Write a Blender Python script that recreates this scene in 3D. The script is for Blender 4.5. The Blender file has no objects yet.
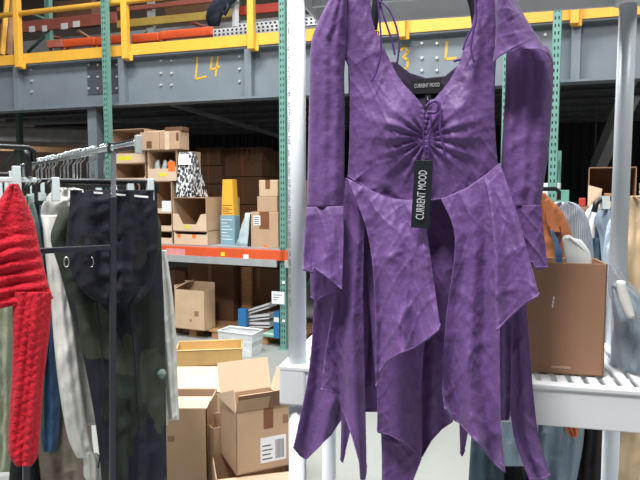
import bpy, bmesh, math, random
from math import sin, cos, pi, radians, sqrt, atan2
from mathutils import Vector, Matrix, noise
random.seed(7)
SC = bpy.context.scene
COL = SC.collection
V = Vector
# ------------------------------------------------------------------ camera
FPX, PITCH, EYE = 600.0, radians(4.5), V((0, 0, 1.75))
FW, UP = V((0, cos(PITCH), -sin(PITCH))), V((0, sin(PITCH), cos(PITCH)))
cd = bpy.data.cameras.new('camera'); cam = bpy.data.objects.new('camera', cd); COL.objects.link(cam)
cd.sensor_fit = 'HORIZONTAL'; cd.sensor_width = 36; cd.lens = 36 * FPX / 640
cd.clip_start = .05; cd.clip_end = 200
cam.location = EYE; cam.rotation_euler = (pi / 2 - PITCH, 0, 0)
SC.camera = cam

def ray(u, v): return V(((u - 320) / FPX, 0, 0)) + UP * ((240 - v) / FPX) + FW
def P(u, v, Y): d = ray(u, v); return EYE + d * (Y / d.y)
def PZ(u, v, z): d = ray(u, v); return EYE + d * ((z - EYE.z) / d.z)
def PL(u, v, p0, n): d = ray(u, v); return EYE + d * ((p0 - EYE).dot(n) / d.dot(n))
def XY(x, y, z=0): return V((x, y, z))

# ------------------------------------------------------------------ materials
def lin(c):
    out = []
    for x in c:
        x /= 255.0
        out.append(x / 12.92 if x <= .04045 else ((x + .055) / 1.055) ** 2.4)
    return (*out, 1)
def mat(name, rgb, rough=.6, metal=0, var=.12, vscale=6, bump=0, bscale=60, sheen=0, spec=.5, stretch=(1, 1, 1)):
    m = bpy.data.materials.new(name); m.use_nodes = True
    nt = m.node_tree; b = nt.nodes['Principled BSDF']
    b.inputs['Roughness'].default_value = rough; b.inputs['Metallic'].default_value = metal
    b.inputs['Specular IOR Level'].default_value = spec
    if sheen:
        b.inputs['Sheen Weight'].default_value = sheen; b.inputs['Sheen Roughness'].default_value = .5
    tc = nt.nodes.new('ShaderNodeTexCoord'); mp = nt.nodes.new('ShaderNodeMapping')
    mp.inputs['Scale'].default_value = stretch
    nt.links.new(tc.outputs['Object'], mp.inputs['Vector'])
    nz = nt.nodes.new('ShaderNodeTexNoise'); nz.inputs['Scale'].default_value = vscale; nz.inputs['Detail'].default_value = 4
    nt.links.new(mp.outputs[0], nz.inputs['Vector'])
    cr = nt.nodes.new('ShaderNodeValToRGB')
    c = lin(rgb)
    cr.color_ramp.elements[0].position = .3; cr.color_ramp.elements[1].position = .7
    cr.color_ramp.elements[0].color = tuple(x * (1 - var) for x in c[:3]) + (1,)
    cr.color_ramp.elements[1].color = tuple(min(1, x * (1 + var)) for x in c[:3]) + (1,)
    nt.links.new(nz.outputs['Fac'], cr.inputs['Fac']); nt.links.new(cr.outputs['Color'], b.inputs['Base Color'])
    if bump:
        n2 = nt.nodes.new('ShaderNodeTexNoise'); n2.inputs['Scale'].default_value = bscale; n2.inputs['Detail'].default_value = 3
        nt.links.new(mp.outputs[0], n2.inputs['Vector'])
        bp = nt.nodes.new('ShaderNodeBump'); bp.inputs['Strength'].default_value = bump; bp.inputs['Distance'].default_value = .01
        nt.links.new(n2.outputs['Fac'], bp.inputs['Height']); nt.links.new(bp.outputs[0], b.inputs['Normal'])
    return m
def pattern_mat(name, kind, c1, c2, scale, rough=.8, stretch=(1, 1, 1), c3=None):
    m = mat(name, c1, rough, var=0); nt = m.node_tree; b = nt.nodes['Principled BSDF']
    tc = nt.nodes.new('ShaderNodeTexCoord'); mp = nt.nodes.new('ShaderNodeMapping'); mp.inputs['Scale'].default_value = stretch
    nt.links.new(tc.outputs['Object'], mp.inputs['Vector'])
    cr = nt.nodes.new('ShaderNodeValToRGB'); cr.color_ramp.interpolation = 'CONSTANT'
    e = cr.color_ramp.elements; e[0].color = lin(c1); e[1].color = lin(c2); e[1].position = .5
    if kind == 'voronoi':
        t = nt.nodes.new('ShaderNodeTexVoronoi'); t.distance = 'CHEBYCHEV'; t.inputs['Scale'].default_value = scale
        nt.links.new(mp.outputs[0], t.inputs['Vector'])
        sp = nt.nodes.new('ShaderNodeSeparateColor'); nt.links.new(t.outputs['Color'], sp.inputs[0])
        nt.links.new(sp.outputs[0], cr.inputs['Fac'])
        if c3: e[1].position = .34; x = e.new(.67); x.color = lin(c3)
    elif kind == 'print':
        t = nt.nodes.new('ShaderNodeTexVoronoi'); t.feature = 'F1'; t.distance = 'CHEBYCHEV'; t.inputs['Scale'].default_value = scale
        nt.links.new(mp.outputs[0], t.inputs['Vector']); nt.links.new(t.outputs['Distance'], cr.inputs['Fac']); e[1].position = .45
    elif kind == 'rib':
        t = nt.nodes.new('ShaderNodeTexWave'); t.inputs['Scale'].default_value = scale; t.inputs['Distortion'].default_value = 1.0
        nt.links.new(mp.outputs[0], t.inputs['Vector']); nt.links.new(t.outputs['Fac'], cr.inputs['Fac']); cr.color_ramp.interpolation = 'LINEAR'
        e[0].position = .2; e[1].position = .8
        bp = nt.nodes.new('ShaderNodeBump'); bp.inputs['Strength'].default_value = .5; bp.inputs['Distance'].default_value = .004
        nt.links.new(t.outputs['Fac'], bp.inputs['Height']); nt.links.new(bp.outputs[0], b.inputs['Normal'])
    nt.links.new(cr.outputs['Color'], b.inputs['Base Color'])
    return m

M = {}
def dm(k, *a, **kw): M[k] = mat(k, *a, **kw)
dm('purple_cloth', (100, 69, 126), .55, var=.12, vscale=9, bump=.3, bscale=48, sheen=.12, spec=.35)
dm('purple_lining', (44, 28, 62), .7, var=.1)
dm('purple_cord', (80, 48, 116), .5, var=.05)
dm('black_label', (18, 18, 22), .55, var=.05)
dm('tag_black', (22, 30, 34), .42, var=.05)
dm('foil_print', (214, 216, 222), .35, metal=.2, var=.02)
dm('white_resin', (214, 217, 220), .42, var=.03)
dm('pvc_pipe', (222, 230, 236), .3, var=.03)
dm('shelf_underside', (196, 194, 192), .6, var=.05)
dm('pipe_ink', (110, 112, 118), .6, var=.2, vscale=300)
dm('steel_grey', (118, 128, 136), .5, var=.08, vscale=3)
dm('steel_plate', (78, 82, 90), .5, var=.1)
dm('bolt', (210, 210, 208), .35, metal=.3)
dm('safety_yellow', (236, 178, 66), .45, var=.06)
dm('paint_yellow', (214, 172, 48), .6, var=.1, vscale=40)
dm('dull_yellow', (188, 158, 78), .5, var=.1)
dm('rack_green', (104, 152, 140), .5, var=.08)
dm('rack_dark_green', (72, 98, 88), .55, var=.1)
dm('hole_dark', (20, 30, 30), .9, var=.02)
dm('rack_orange', (220, 90, 46), .45, var=.08)
dm('beam_red', (182, 60, 40), .5, var=.1)
dm('beam_brown', (164, 92, 78), .55, var=.15)
dm('galv', (176, 182, 184), .45, metal=.25, var=.1)
dm('perforated', (206, 210, 212), .45, metal=.2, var=.05)
dm('navy_steel', (44, 52, 66), .5)
dm('card', (188, 157, 128), .85, var=.07, vscale=5, bump=.06, bscale=30)
dm('card_light', (218, 192, 164), .85, var=.06)
dm('card_dark', (104, 74, 52), .9, var=.12)  # on the deep lower-level cartons this dark tone stands in for shelf shade
dm('card_brown', (150, 112, 88), .85, var=.08)
dm('card_pale', (206, 178, 146), .85, var=.07)
dm('tape', (128, 82, 56), .35, var=.06)
dm('label_white', (234, 236, 238), .6, var=.04)
dm('label_ink', (60, 60, 66), .6)
dm('label_yellow', (226, 220, 60), .6); dm('label_orange', (250, 120, 40), .5); dm('label_pink', (226, 150, 150), .6)
dm('wood', (176, 132, 92), .75, var=.18, vscale=4, stretch=(1, 1, 6))
dm('tray_tan', (204, 168, 108), .8, var=.08)
dm('tray_edge', (222, 190, 132), .8)
dm('plastic_white', (226, 232, 232), .4, var=.04)
dm('blue_print', (44, 118, 178), .5, var=.25, vscale=30)
dm('sky_cloth', (126, 164, 214), .8, var=.4, vscale=60)
dm('teal_print', (120, 190, 170), .5, var=.2)
dm('yellow_carton', (238, 180, 60), .6, var=.05); dm('bluegrey_carton', (128, 164, 178), .6, var=.08)
dm('ink_black', (24, 24, 26), .6)
dm('poly_bag', (196, 212, 216), .25, var=.2, vscale=9, bump=.5, bscale=14)
dm('black_plastic', (22, 24, 28), .4)
dm('post_dark', (36, 39, 50), .4)
dm('chrome', (205, 214, 218), .22, metal=.85, var=.05)
dm('clip_clear', (206, 220, 222), .25)
dm('red_knit', (186, 8, 36), .9, var=.12, vscale=40, bump=.8, bscale=85, sheen=.05)
dm('navy_fabric', (21, 24, 38), .85, var=.25, vscale=12, bump=.3, bscale=40)
dm('cream_cloth', (218, 219, 214), .85, var=.06, bump=.2, bscale=25)
dm('white_cloth', (232, 236, 234), .85, var=.04, bump=.2, bscale=25)
dm('denim', (52, 86, 124), .85, var=.25, vscale=20, bump=.2)
dm('denim_dark', (66, 86, 100), .85, var=.22, vscale=14, bump=.2, stretch=(1, 1, .25))
dm('denim_grey', (140, 158, 174), .85, var=.15, vscale=14, bump=.2, stretch=(1, 1, .3))
dm('sage', (150, 158, 136), .9, var=.12, vscale=18, bump=.3)
dm('taupe', (132, 122, 110), .9, var=.15, vscale=10)
dm('greygreen', (104, 124, 118), .9, var=.15)
dm('leather', (176, 108, 70), .5, var=.14, vscale=8, bump=.35, bscale=22)
dm('leather_dark', (88, 46, 30), .6)
dm('maroon', (124, 32, 54), .85); dm('forest', (62, 92, 84), .85); dm('navy', (38, 52, 86), .85)
dm('beige', (206, 182, 148), .85, var=.08, bump=.3, bscale=18)
dm('ltblue_knit', (168, 186, 204), .85, var=.1, bump=.4, bscale=70)
dm('black_cloth', (22, 22, 24), .9)
dm('orange_cloth', (204, 110, 66), .8)
dm('concrete', (152, 156, 152), .55, var=.05, vscale=1.3)
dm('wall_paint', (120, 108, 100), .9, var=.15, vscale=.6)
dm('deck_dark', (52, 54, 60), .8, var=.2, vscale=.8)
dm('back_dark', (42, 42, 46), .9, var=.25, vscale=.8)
dm('joist', (92, 94, 100), .6, var=.2)
dm('duct', (158, 158, 160), .6, var=.15)
dm('ceiling_paint', (170, 170, 168), .9)
dm('gold', (220, 170, 60), .3, metal=.8)
M['patchwork'] = pattern_mat('patchwork', 'voronoi', (34, 44, 38), (27, 30, 44), 8, .9, (1, 1, .6), (54, 62, 50))
M['bw_print'] = pattern_mat('bw_print', 'print', (44, 44, 50), (228, 230, 234), 42, .6, (1, 1, .62))
M['grey_rib'] = pattern_mat('grey_rib', 'rib', (134, 142, 154), (170, 178, 190), 34, .9)
# clear bag
m = bpy.data.materials.new('clear_bag'); m.use_nodes = True; nt = m.node_tree; b = nt.nodes['Principled BSDF']
b.inputs['Base Color'].default_value = lin((214, 226, 236)); b.inputs['Roughness'].default_value = .12; b.inputs['Alpha'].default_value = .34
n2 = nt.nodes.new('ShaderNodeTexNoise'); n2.inputs['Scale'].default_value = 26; n2.inputs['Detail'].default_value = 4; n2.inputs['Distortion'].default_value = 2; bp = nt.nodes.new('ShaderNodeBump'); bp.inputs['Strength'].default_value = 1; bp.inputs['Distance'].default_value = .03
nt.links.new(n2.outputs['Fac'], bp.inputs['Height']); nt.links.new(bp.outputs[0], b.inputs['Normal'])
M['clear_bag'] = m

# ------------------------------------------------------------------ mesh builder
class Fr:
    """a frame: origin and a heading for x; y is 90 deg left of x"""
    def __init__(s, o, x): s.o = V(o); s.x = V((x[0], x[1], 0)).normalized(); s.y = V((-s.x.y, s.x.x, 0)); s.z = V((0, 0, 1))
    def __call__(s, a, b, c): return s.o + s.x * a + s.y * b + s.z * c
W0 = Fr((0, 0, 0), (1, 0))
class MB:
    def __init__(s): s.v = []; s.f = []; s.sm = []; s.mi = {}
    def add(s, vs, fs, smooth=False):
        k = len(s.v); s.v += [V(p) for p in vs]
        for f in fs: s.f.append([i + k for i in f]); s.sm.append(smooth)
        return s
    def box(s, F, x0, x1, y0, y1, z0, z1):
        c = [F(x, y, z) for z in (z0, z1) for y in (y0, y1) for x in (x0, x1)]
        return s.add(c, [(0, 2, 3, 1), (4, 5, 7, 6), (0, 1, 5, 4), (2, 6, 7, 3), (0, 4, 6, 2), (1, 3, 7, 5)])
    def plate(s, F, xs, zs, y, dark):
        # a flat pressed plate whose punched faces take the second material
        n = len(xs); vs = [F(x, y, z) for z in zs for x in xs]; fs = []; k0 = len(s.f)
        for j in range(len(zs) - 1):
            for i in range(n - 1):
                if dark(i, j): s.mi[k0 + len(fs)] = 1
                fs.append((j * n + i, j * n + i + 1, (j + 1) * n + i + 1, (j + 1) * n + i))
        return s.add(vs, fs)
    def hexa(s, c): return s.add(c, [(0, 2, 3, 1), (4, 5, 7, 6), (0, 1, 5, 4), (2, 6, 7, 3), (0, 4, 6, 2), (1, 3, 7, 5)])
    def prism(s, poly, d):
        n = len(poly); vs = [V(p) for p in poly] + [V(p) + V(d) for p in poly]
        return s.add(vs, [tuple(range(n))[::-1], tuple(range(n, 2 * n))] + [(i, (i + 1) % n, (i + 1) % n + n, i + n) for i in range(n)])
    def slab(s, a, b, c, d, t):
        """quad a b c d with thickness vector t"""
        return s.prism([a, b, c, d], t)
    def tube(s, pts, r, n=8, closed=False):
        pts = [V(p) for p in pts]; N = len(pts); rings = []
        ref = None
        for i, p in enumerate(pts):
            if closed: t = pts[(i + 1) % N] - pts[i - 1]
            else: t = pts[min(i + 1, N - 1)] - pts[max(i - 1, 0)]
            t = t.normalized()
            if ref is None: ref = V((0, 0, 1)) if abs(t.z) < .9 else V((1, 0, 0))
            a = t.cross(ref)
            if a.length < 1e-6: a = t.cross(V((.3, .5, .8)))
            a.normalize(); b = a.cross(t).normalized(); ref = b
            rr = r[i] if isinstance(r, (list, tuple)) else r
            rings.append([p + (a * cos(2 * pi * k / n) + b * sin(2 * pi * k / n)) * rr for k in range(n)])
        s.loft(rings, ring_closed=True, caps=not closed, wrap=closed)
        return s
    def loft(s, rings, ring_closed=False, caps=False, wrap=False, smooth=True):
        n = len(rings[0]); vs = [p for r in rings for p in r]; fs = []
        R = len(rings)
        for i in range(R if wrap else R - 1):
            for k in range(n if ring_closed else n - 1):
                j = (i + 1) % R; l = (k + 1) % n
                fs.append((i * n + k, i * n + l, j * n + l, j * n + k))
        s.add(vs, fs, smooth)
        if caps:
            k = len(s.v) - len(vs)
            s.f.append([k + i for i in range(n)][::-1]); s.sm.append(False)
            s.f.append([k + (R - 1) * n + i for i in range(n)]); s.sm.append(False)
        return s
    def build(s, name, m, parent=None, bevel=0, solid=0, loc=None, flat=False):
        me = bpy.data.meshes.new(name)
        o = bpy.data.objects.new(name, me); COL.objects.link(o)
        if parent is None:
            if loc is None:
                lo = V((min(p.x for p in s.v), min(p.y for p in s.v), min(p.z for p in s.v)))
                hi = V((max(p.x for p in s.v), max(p.y for p in s.v), 0))
                loc = V(((lo.x + hi.x) / 2, (lo.y + hi.y) / 2, lo.z))
            o.location = loc; base = V(loc); o['w'] = list(base)
        else:
            base = V(parent['w']); o['w'] = list(base); o.parent = parent
        me.from_pydata([p - base for p in s.v], [], s.f)
        me.polygons.foreach_set('use_smooth', [bool(x) and not flat for x in s.sm])
        bm = bmesh.new(); bm.from_mesh(me); bmesh.ops.recalc_face_normals(bm, faces=bm.faces); bm.to_mesh(me); bm.free()
        for q in (m if isinstance(m, (list, tuple)) else [m]): me.materials.append(M[q])
        for i, q in s.mi.items(): me.polygons[i].material_index = q
        if solid:
            md = o.modifiers.new('solid', 'SOLIDIFY'); md.thickness = solid; md.offset = 0
        if bevel:
            md = o.modifiers.new('bevel', 'BEVEL'); md.width = bevel; md.segments = 2; md.limit_method = 'ANGLE'
        return o
def tag(o, label=None, cat=None, group=None, kind=None):
    if label: o['label'] = label
    if cat: o['category'] = cat
    if group: o['group'] = group
    if kind: o['kind'] = kind
    return o
def empty(name, loc, label, cat, group=None):
    o = bpy.data.objects.new(name, None); COL.objects.link(o); o.location = loc; o['w'] = list(loc); o.empty_display_size = .05
    return tag(o, label, cat, group)
def struct(name, mb, m, **k):
    o = mb.build(name, m, **k); o['kind'] = 'structure'; return o
def copy_tree(o, delta, parent=None):
    """a thing with copies of its parts and sub-parts"""
    c = o.copy(); COL.objects.link(c)
    if parent is None: c.location = o.location + V(delta)
    else: c.parent = parent
    c['w'] = list(V(o['w']) + V(delta))
    for ch in list(o.children): copy_tree(ch, delta, c)
    return c
def text(body, size, m, name, parent, fn, stretch=1.0, align='CENTER', thin=.0006):
    """lettering: fn maps text-plane (x, y, lift) to the world"""
    cu = bpy.data.curves.new('t', 'FONT'); cu.body = body; cu.size = size; cu.align_x = align; cu.align_y = 'CENTER'; cu.extrude = thin; cu.resolution_u = 2
    ob = bpy.data.objects.new('t', cu); COL.objects.link(ob)
    bpy.context.view_layer.update()
    me = bpy.data.meshes.new_from_object(ob.evaluated_get(bpy.context.evaluated_depsgraph_get()))
    mb = MB(); mb.add([fn(p.co.x * stretch, p.co.y, p.co.z + thin) for p in me.vertices], [tuple(p.vertices) for p in me.polygons])
    bpy.data.objects.remove(ob); bpy.data.curves.remove(cu); bpy.data.meshes.remove(me)
    return mb.build(name, m, parent)
def lerp(a, b, t): return a + (b - a) * t
def ip(pts, t):
    """piecewise linear through (t, ...) tuples"""
    if t <= pts[0][0]: return pts[0][1:]
    for a, b in zip(pts, pts[1:]):
        if t <= b[0]:
            k = (t - a[0]) / max(1e-9, b[0] - a[0])
            return tuple(lerp(x, y, k) for x, y in zip(a[1:], b[1:]))
    return pts[-1][1:]
def catmull(ps, s):
    n = len(ps) - 1; x = min(max(s * n, 0), n - 1e-6); i = int(x); t = x - i
    p0, p1, p2, p3 = ps[max(i - 1, 0)], ps[i], ps[i + 1], ps[min(i + 2, n)]
    return tuple(.5 * ((2 * b) + (c - a) * t + (2 * a - 5 * b + 4 * c - d) * t * t + (-a + 3 * b - 3 * c + d) * t ** 3) for a, b, c, d in zip(p0, p1, p2, p3))
def N3(a, b, c=0): return noise.noise(V((a, b, c)))
def ridge(a, b, c=0): return 1 - min(1, abs(N3(a, b, c)) * 2.6)
# ================================================================== setting
struct('floor', MB().box(W0, -9, 9, -3, 17, -.1, 0), 'concrete')
struct('wall_back', MB().box(W0, -9, 9, 16.9, 17.1, 0, 8), 'wall_paint')
struct('wall_left', MB().box(W0, -9.2, -9, -3, 17, 0, 8), 'wall_paint')
struct('wall_right', MB().box(W0, 9, 9.2, -3, 17, 0, 8), 'wall_paint')
struct('ceiling', MB().box(W0, -9.2, 9.2, -3, 17, 8, 8.2), 'ceiling_paint')

# mezzanine -------------------------------------------------------
BM = Fr((-4.57, 8.57, 0), (.953, -.302)); BN = -BM.y          # BN looks at the aisle
def bm(u, v, lift=0): return PL(u, v, BM.o + BN * lift, BN)
def bs(u, lift=0, v=80): return (bm(u, v, lift) - BM.o).dot(BM.x)
ZT, ZB = bm(290, 46).z, bm(290, 96).z
S0, S1 = -3.2, 9.6
w = MB(); w.box(BM, S0, S1, 0, .012, ZB, ZT); 
w.box(BM, S0, S1, -.10, .10, ZB - .02, ZB + .005); w.box(BM, S0, S1, -.10, .10, ZT - .01, ZT + .012)
beam = w.build('steel_beam', 'steel_grey')
tag(beam, 'long grey steel mezzanine beam with L4 painted on its web', 'steel beam')
def bolts(us, vs, size=.016):
    k = MB()
    for u in us:
        for v in vs:
            c = bm(u, v)
            s, z = (c - BM.o).dot(BM.x), c.z
            pts = [BM(s + size * cos(a), -.0, z + size * sin(a)) for a in [i * pi / 3 for i in range(6)]]
            k.prism(pts, BN * .022)
    return k
sp = MB(); a, b = bm(88, 62), bm(120, 93)
sp.box(BM, bs(88), bs(120), -.012, 0, b.z, a.z); spl = sp.build('splice_plate', 'steel_plate', beam, bevel=.003)
b2 = bolts([89.5, 98.5, 117.5], [65, 77, 88.5]); b2.build('bolt_heads', 'bolt', spl)
for us, vs in (((32.2,), (70, 81, 92)), ((161.5, 172.2), (61, 73.3, 85)), ((240,), (57, 69, 81.5)), ((422, 437), (43.5, 58, 70.5)), ((545,), (35, 50))):
    bolts(us, vs).build('bolt_heads', 'bolt', beam)
for u in (21, 125.5, 251, 574, 480):   # stiffener plates under the guard posts
    MB().box(BM, bs(u) - .045, bs(u) + .045, -.095, 0, ZB, ZT).build('stiffener', 'steel_grey', beam, bevel=.004)
def strokes(lists, r=.012, name='painted_mark'):
    k = MB()
    for pts in lists:
        q = []
        for (u, v) in pts:
            c = bm(u, v, .003); q.append(((c - BM.o).dot(BM.x), c.z))
        for (s0, z0), (s1, z1) in zip(q, q[1:]):
            t = V((s1 - s0, z1 - z0)).normalized() if (s1 - s0) ** 2 + (z1 - z0) ** 2 > 0 else V((1, 0)); n = V((-t.y, t.x)) * r
            s0, z0, s1, z1 = s0 - t.x * r * .6, z0 - t.y * r * .6, s1 + t.x * r * .6, z1 + t.y * r * .6
            k.prism([BM(s0 + n.x, -.001, z0 + n.y), BM(s1 + n.x, -.001, z1 + n.y), BM(s1 - n.x, -.001, z1 - n.y), BM(s0 - n.x, -.001, z0 - n.y)], BN * .003)
    k.build(name, 'paint_yellow', beam)
strokes([[(197.5, 57), (195.5, 79), (206, 76.5)], [(212, 57), (210.5, 70), (219.5, 66.5)], [(218, 57), (215.5, 76)]])
strokes([[(401, 50), (405, 46), (408, 52), (403, 57), (408, 60), (407, 68), (402, 70)]], .014)
strokes([[(447, 42), (445.5, 59), (456, 58)]], .014)
# deck and its joists
st = MB(); st.box(BM, S0, S1, -.02, 7.6, ZT + .012, ZT + .09); struct('floor_mezzanine', st, 'deck_dark')
j = MB()
for i in range(9):
    y = .9 + i * .82; j.box(BM, S0, S1, y, y + .05, ZT - .28, ZT + .01); j.box(BM, S0, S1, y - .04, y + .09, ZT - .29, ZT - .28)
struct('beam_joists', j, 'joist')
c = MB(); s_ = bs(92, 0, 130)
c.box(BM, s_ - .07, s_ + .07, .0, .14, 0, ZB - .02); struct('column_mezzanine', c, 'steel_grey', bevel=.006)
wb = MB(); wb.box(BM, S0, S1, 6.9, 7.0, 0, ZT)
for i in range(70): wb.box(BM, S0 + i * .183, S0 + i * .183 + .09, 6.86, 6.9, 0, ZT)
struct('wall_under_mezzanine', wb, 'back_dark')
# grey ducts and trusses under the deck, far left
def plainbar(name, p0, p1, h, d, m, label, cat, group=None):
    p0, p1 = V(p0), V(p1); F = Fr(p0, (p1 - p0).to_2d()); L = (p1 - p0).to_2d().length; dz = (p1 - p0).z
    k = MB().hexa([F(0, 0, -h / 2), F(L, 0, dz - h / 2), F(0, d, -h / 2), F(L, d, dz - h / 2), F(0, 0, h / 2), F(L, 0, dz + h / 2), F(0, d, h / 2), F(L, d, dz + h / 2)])
    o = k.build(name, m, bevel=min(h, d) * .15); tag(o, label, cat, group); return o
plainbar('air_duct', P(-25, 133, 12.2), P(96, 136, 12.6), .30, .3, 'duct', 'pale grey air duct running level beneath the mezzanine at far left', 'duct')
ct = plainbar('cable_tray', P(-25, 123, 10.6), P(185, 119.5, 10.9), .05, .2, 'joist', 'thin dark cable tray just above the pale air duct', 'cable tray')
for u in (0, 60, 120, 180):
    p = P(u, 119, 10.75); MB().tube([p, V((p.x, p.y, ZT - .295))], .008, 6).build('drop_rod', 'joist', ct)
plainbar('pipe', P(-25, 147, 12.0), P(90, 151, 12.4), .12, .12, 'wood', 'thin brown pipe running below the pale air duct', 'pipe')
plainbar('steel_brace', P(170, 103, 7.9), P(300, 142, 9.2), .06, .05, 'joist', 'slim grey brace slanting down beneath the beam behind the box stacks', 'brace')
# stair stringer at the right, under the deck
q = MB(); a0, a1 = P(627, 84, 6.8), P(590, 172, 9.4); t = (a1 - a0)
q.hexa([a0 + V((0, 0, -.13)), a0 + V((.05, 0, -.13)), a1 + V((0, 0, -.13)), a1 + V((.05, 0, -.13)), a0 + V((0, 0, .13)), a0 + V((.05, 0, .13)), a1 + V((0, 0, .13)), a1 + V((.05, 0, .13))])
q.hexa([p + V((0, 0, z)) for z in (.13, .15) for p in (a0, a0 + V((.16, 0, 0)), a1, a1 + V((.16, 0, 0)))])
q.hexa([p + V((0, 0, z)) for z in (-.15, -.13) for p in (a0, a0 + V((.16, 0, 0)), a1, a1 + V((.16, 0, 0)))])
cch = q.build('conveyor_channel', 'duct')
for f in (.1, .9):
    p = a0 + t * f + V((.03, 0, .14)); MB().tube([p, V((p.x, p.y, ZT - .02))], .010, 6).build('drop_rod', 'joist', cch)
tag(cch, 'grey steel channel slanting down beneath the deck beside the right pipe post', 'steel channel')

# guard rail ------------------------------------------------------
RL = 0.06
g = empty('guardrail', BM(bs(125), -.1, ZT), 'safety yellow guardrail with toe board along the mezzanine edge', 'guardrail')
MB().box(BM, S0, S1, -.115, -.103, ZT + .012, ZT + .145).build('toe_board', 'safety_yellow', g)
for u in (18, 125.5, 251.5, 402, 574):
    s = bs(u, .16, 35)
    k = MB().box(BM, s - .04, s + .04, -.20, -.12, ZT - .045, ZT + 1.15)
    k.box(BM, s - .03, s + .075, -.135, -.116, ZT - .06, ZT + .05)
    k.build('guard_post', 'safety_yellow', g, bevel=.006)
for z in (.66, 1.08):
    MB().tube([BM(S0, -.16, ZT + z), BM(S1, -.16, ZT + z)], .034, 10).build('rail', 'safety_yellow', g)

# upper pallet rack behind the guard rail ------------------------
UPR = Fr(BM(0, 2.0, 0), BM.x)
def up(u, v, d=0): return PL(u, v, UPR(0, d, 0), BN)
def us_(u, d=0, v=25): return (up(u, v, d) - UPR.o).dot(UPR.x)
ur = empty('pallet_rack', UPR(us_(150), 0, ZT + .09), 'pallet rack of red, brown and dull yellow beams up on the mezzanine', 'pallet rack')
ZD = ZT + .09
for u, mm in ((47, 'rack_green'), (150, 'galv'), (235, 'rack_green'), (330, 'rack_green'), (-60, 'rack_green')):
    MB().box(UPR, us_(u) - .05, us_(u) + .05, 0, .09, ZD, ZD + 2.6).build('upright', mm, ur)
def upbeam(u0, u1, v0, v1, m, tags=()):
    s0, s1 = us_(u0, -.05), us_(u1, -.05); um = (u0 + u1) / 2; a, b = up(um, v0, -.05).z, up(um, v1, -.05).z
    o = MB().box(UPR, s0, s1, -.06, -.004, b, a).build('rack_beam', m, ur, bevel=.006)
    for (ua, va, ub, vb) in tags:
        z = up((ua + ub) / 2, (va + vb) / 2, -.062).z
        MB().box(UPR, us_(ua, -.06), us_(ub, -.06), -.063, -.0605, z - .05, z + .05).build('tag', 'label_white', o)
upbeam(-60, 116, 21, 32, 'beam_brown', [(29, 26, 35, 32), (42, 25, 47, 32), (61, 23, 68, 29), (73, 20, 80, 28)])
upbeam(117, 236, 14.5, 22.5, 'dull_yellow'); upbeam(238, 330, 2, 11, 'beam_red'); upbeam(117, 240, 1, 5.5, 'beam_brown')
def brace(p, q, m='rack_green'):
    p, q = V(p), V(q); MB().tube([p, q], .03, 6).build('brace', m, ur)
brace(up(28, 52, .5), up(47, 34, .1)); brace(up(33, 15, .3), up(47, 20, .1)); brace(up(150, 28, .1), up(139, 41, .2), 'galv')
brace(up(60, 38, .4), up(47, 36, .1), 'beam_brown'); brace(up(92, 40, .4), up(78, 31, .1), 'wood'); brace(up(190, 22, .3), up(214, 30, .9), 'beam_brown')
# steel lying on the deck
def lie(u0, u1, vc, d, m, lb):
    Fd = Fr(UPR(0, d, 0), UPR.x); um = (u0 + u1) / 2
    s0, s1 = (up(u0, vc, d) - UPR.o).dot(UPR.x), (up(u1, vc, d) - UPR.o).dot(UPR.x); z = up(um, vc, d).z
    o = MB().box(Fd, s0, s1, 0, .06, z - .055, z + .055).build('rack_beam', m, bevel=.012)
    tag(o, lb, 'rack beam', 'loose orange beams on the mezzanine deck')
    for s in (s0, s1 - .05): MB().box(Fd, s, s + .05, .055, .075, ZD + .001, z + .05).build('connector_plate', m, o, bevel=.003)
lie(63, 94, 42, -1.78, 'rack_orange', 'orange rack beam lying on the deck, leftmost bright one of the row')
lie(95.5, 126, 39.5, -1.78, 'rack_orange', 'orange rack beam lying on the deck between green upright and second guard post')
lie(131, 158, 37.5, -1.78, 'rack_orange', 'orange rack beam lying on deck just right of the second guard post')
lie(160, 212, 33, -1.78, 'rack_orange', 'longest orange rack beam on deck, ending at the white perforated strips')
lie(46, 61.5, 43.5, -1.7, 'beam_brown', 'dull brown rack beam end lying left of the orange beams')
for (u0, u1, vc, d, lb) in ((213, 300, 30.5, -1.75, 'perforated white steel strip lying lowest behind the toe board'), (238, 330, 24.5, -1.6, 'perforated white steel strip lying above and behind the lower one')):
    Fd = Fr(UPR(0, d, 0), UPR.x); s0, s1 = (up(u0, 30, d) - UPR.o).dot(UPR.x), (up(u1, 28, d) - UPR.o).dot(UPR.x)
    h = .10; z = up((u0 + u1) / 2, vc - 1, d).z - h / 2
    n = int((s1 - s0) / .06); xs = [s0] + [x for i in range(n) for x in (s0 + .015 + i * .06, s0 + .043 + i * .06)] + [s1]
    k = MB().plate(Fd, xs, [z, z + .015, z + .04, z + .06, z + .085, z + h], -.001, lambda i, j: i % 2 == 1 and j in (1, 3)); k.box(Fd, s0, s1, 0, .05, z, z + h)
    o = k.build('perforated_strip', ['perforated', 'hole_dark'])
    MB().box(Fd, s0 + .1, s0 + .15, .005, .045, ZD + .001, z).build('leg', 'perforated', o); MB().box(Fd, s1 - .15, s1 - .1, .005, .045, ZD + .001, z).build('leg', 'perforated', o)
    tag(o, lb, 'steel strip', 'perforated strips on the deck')
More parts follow.
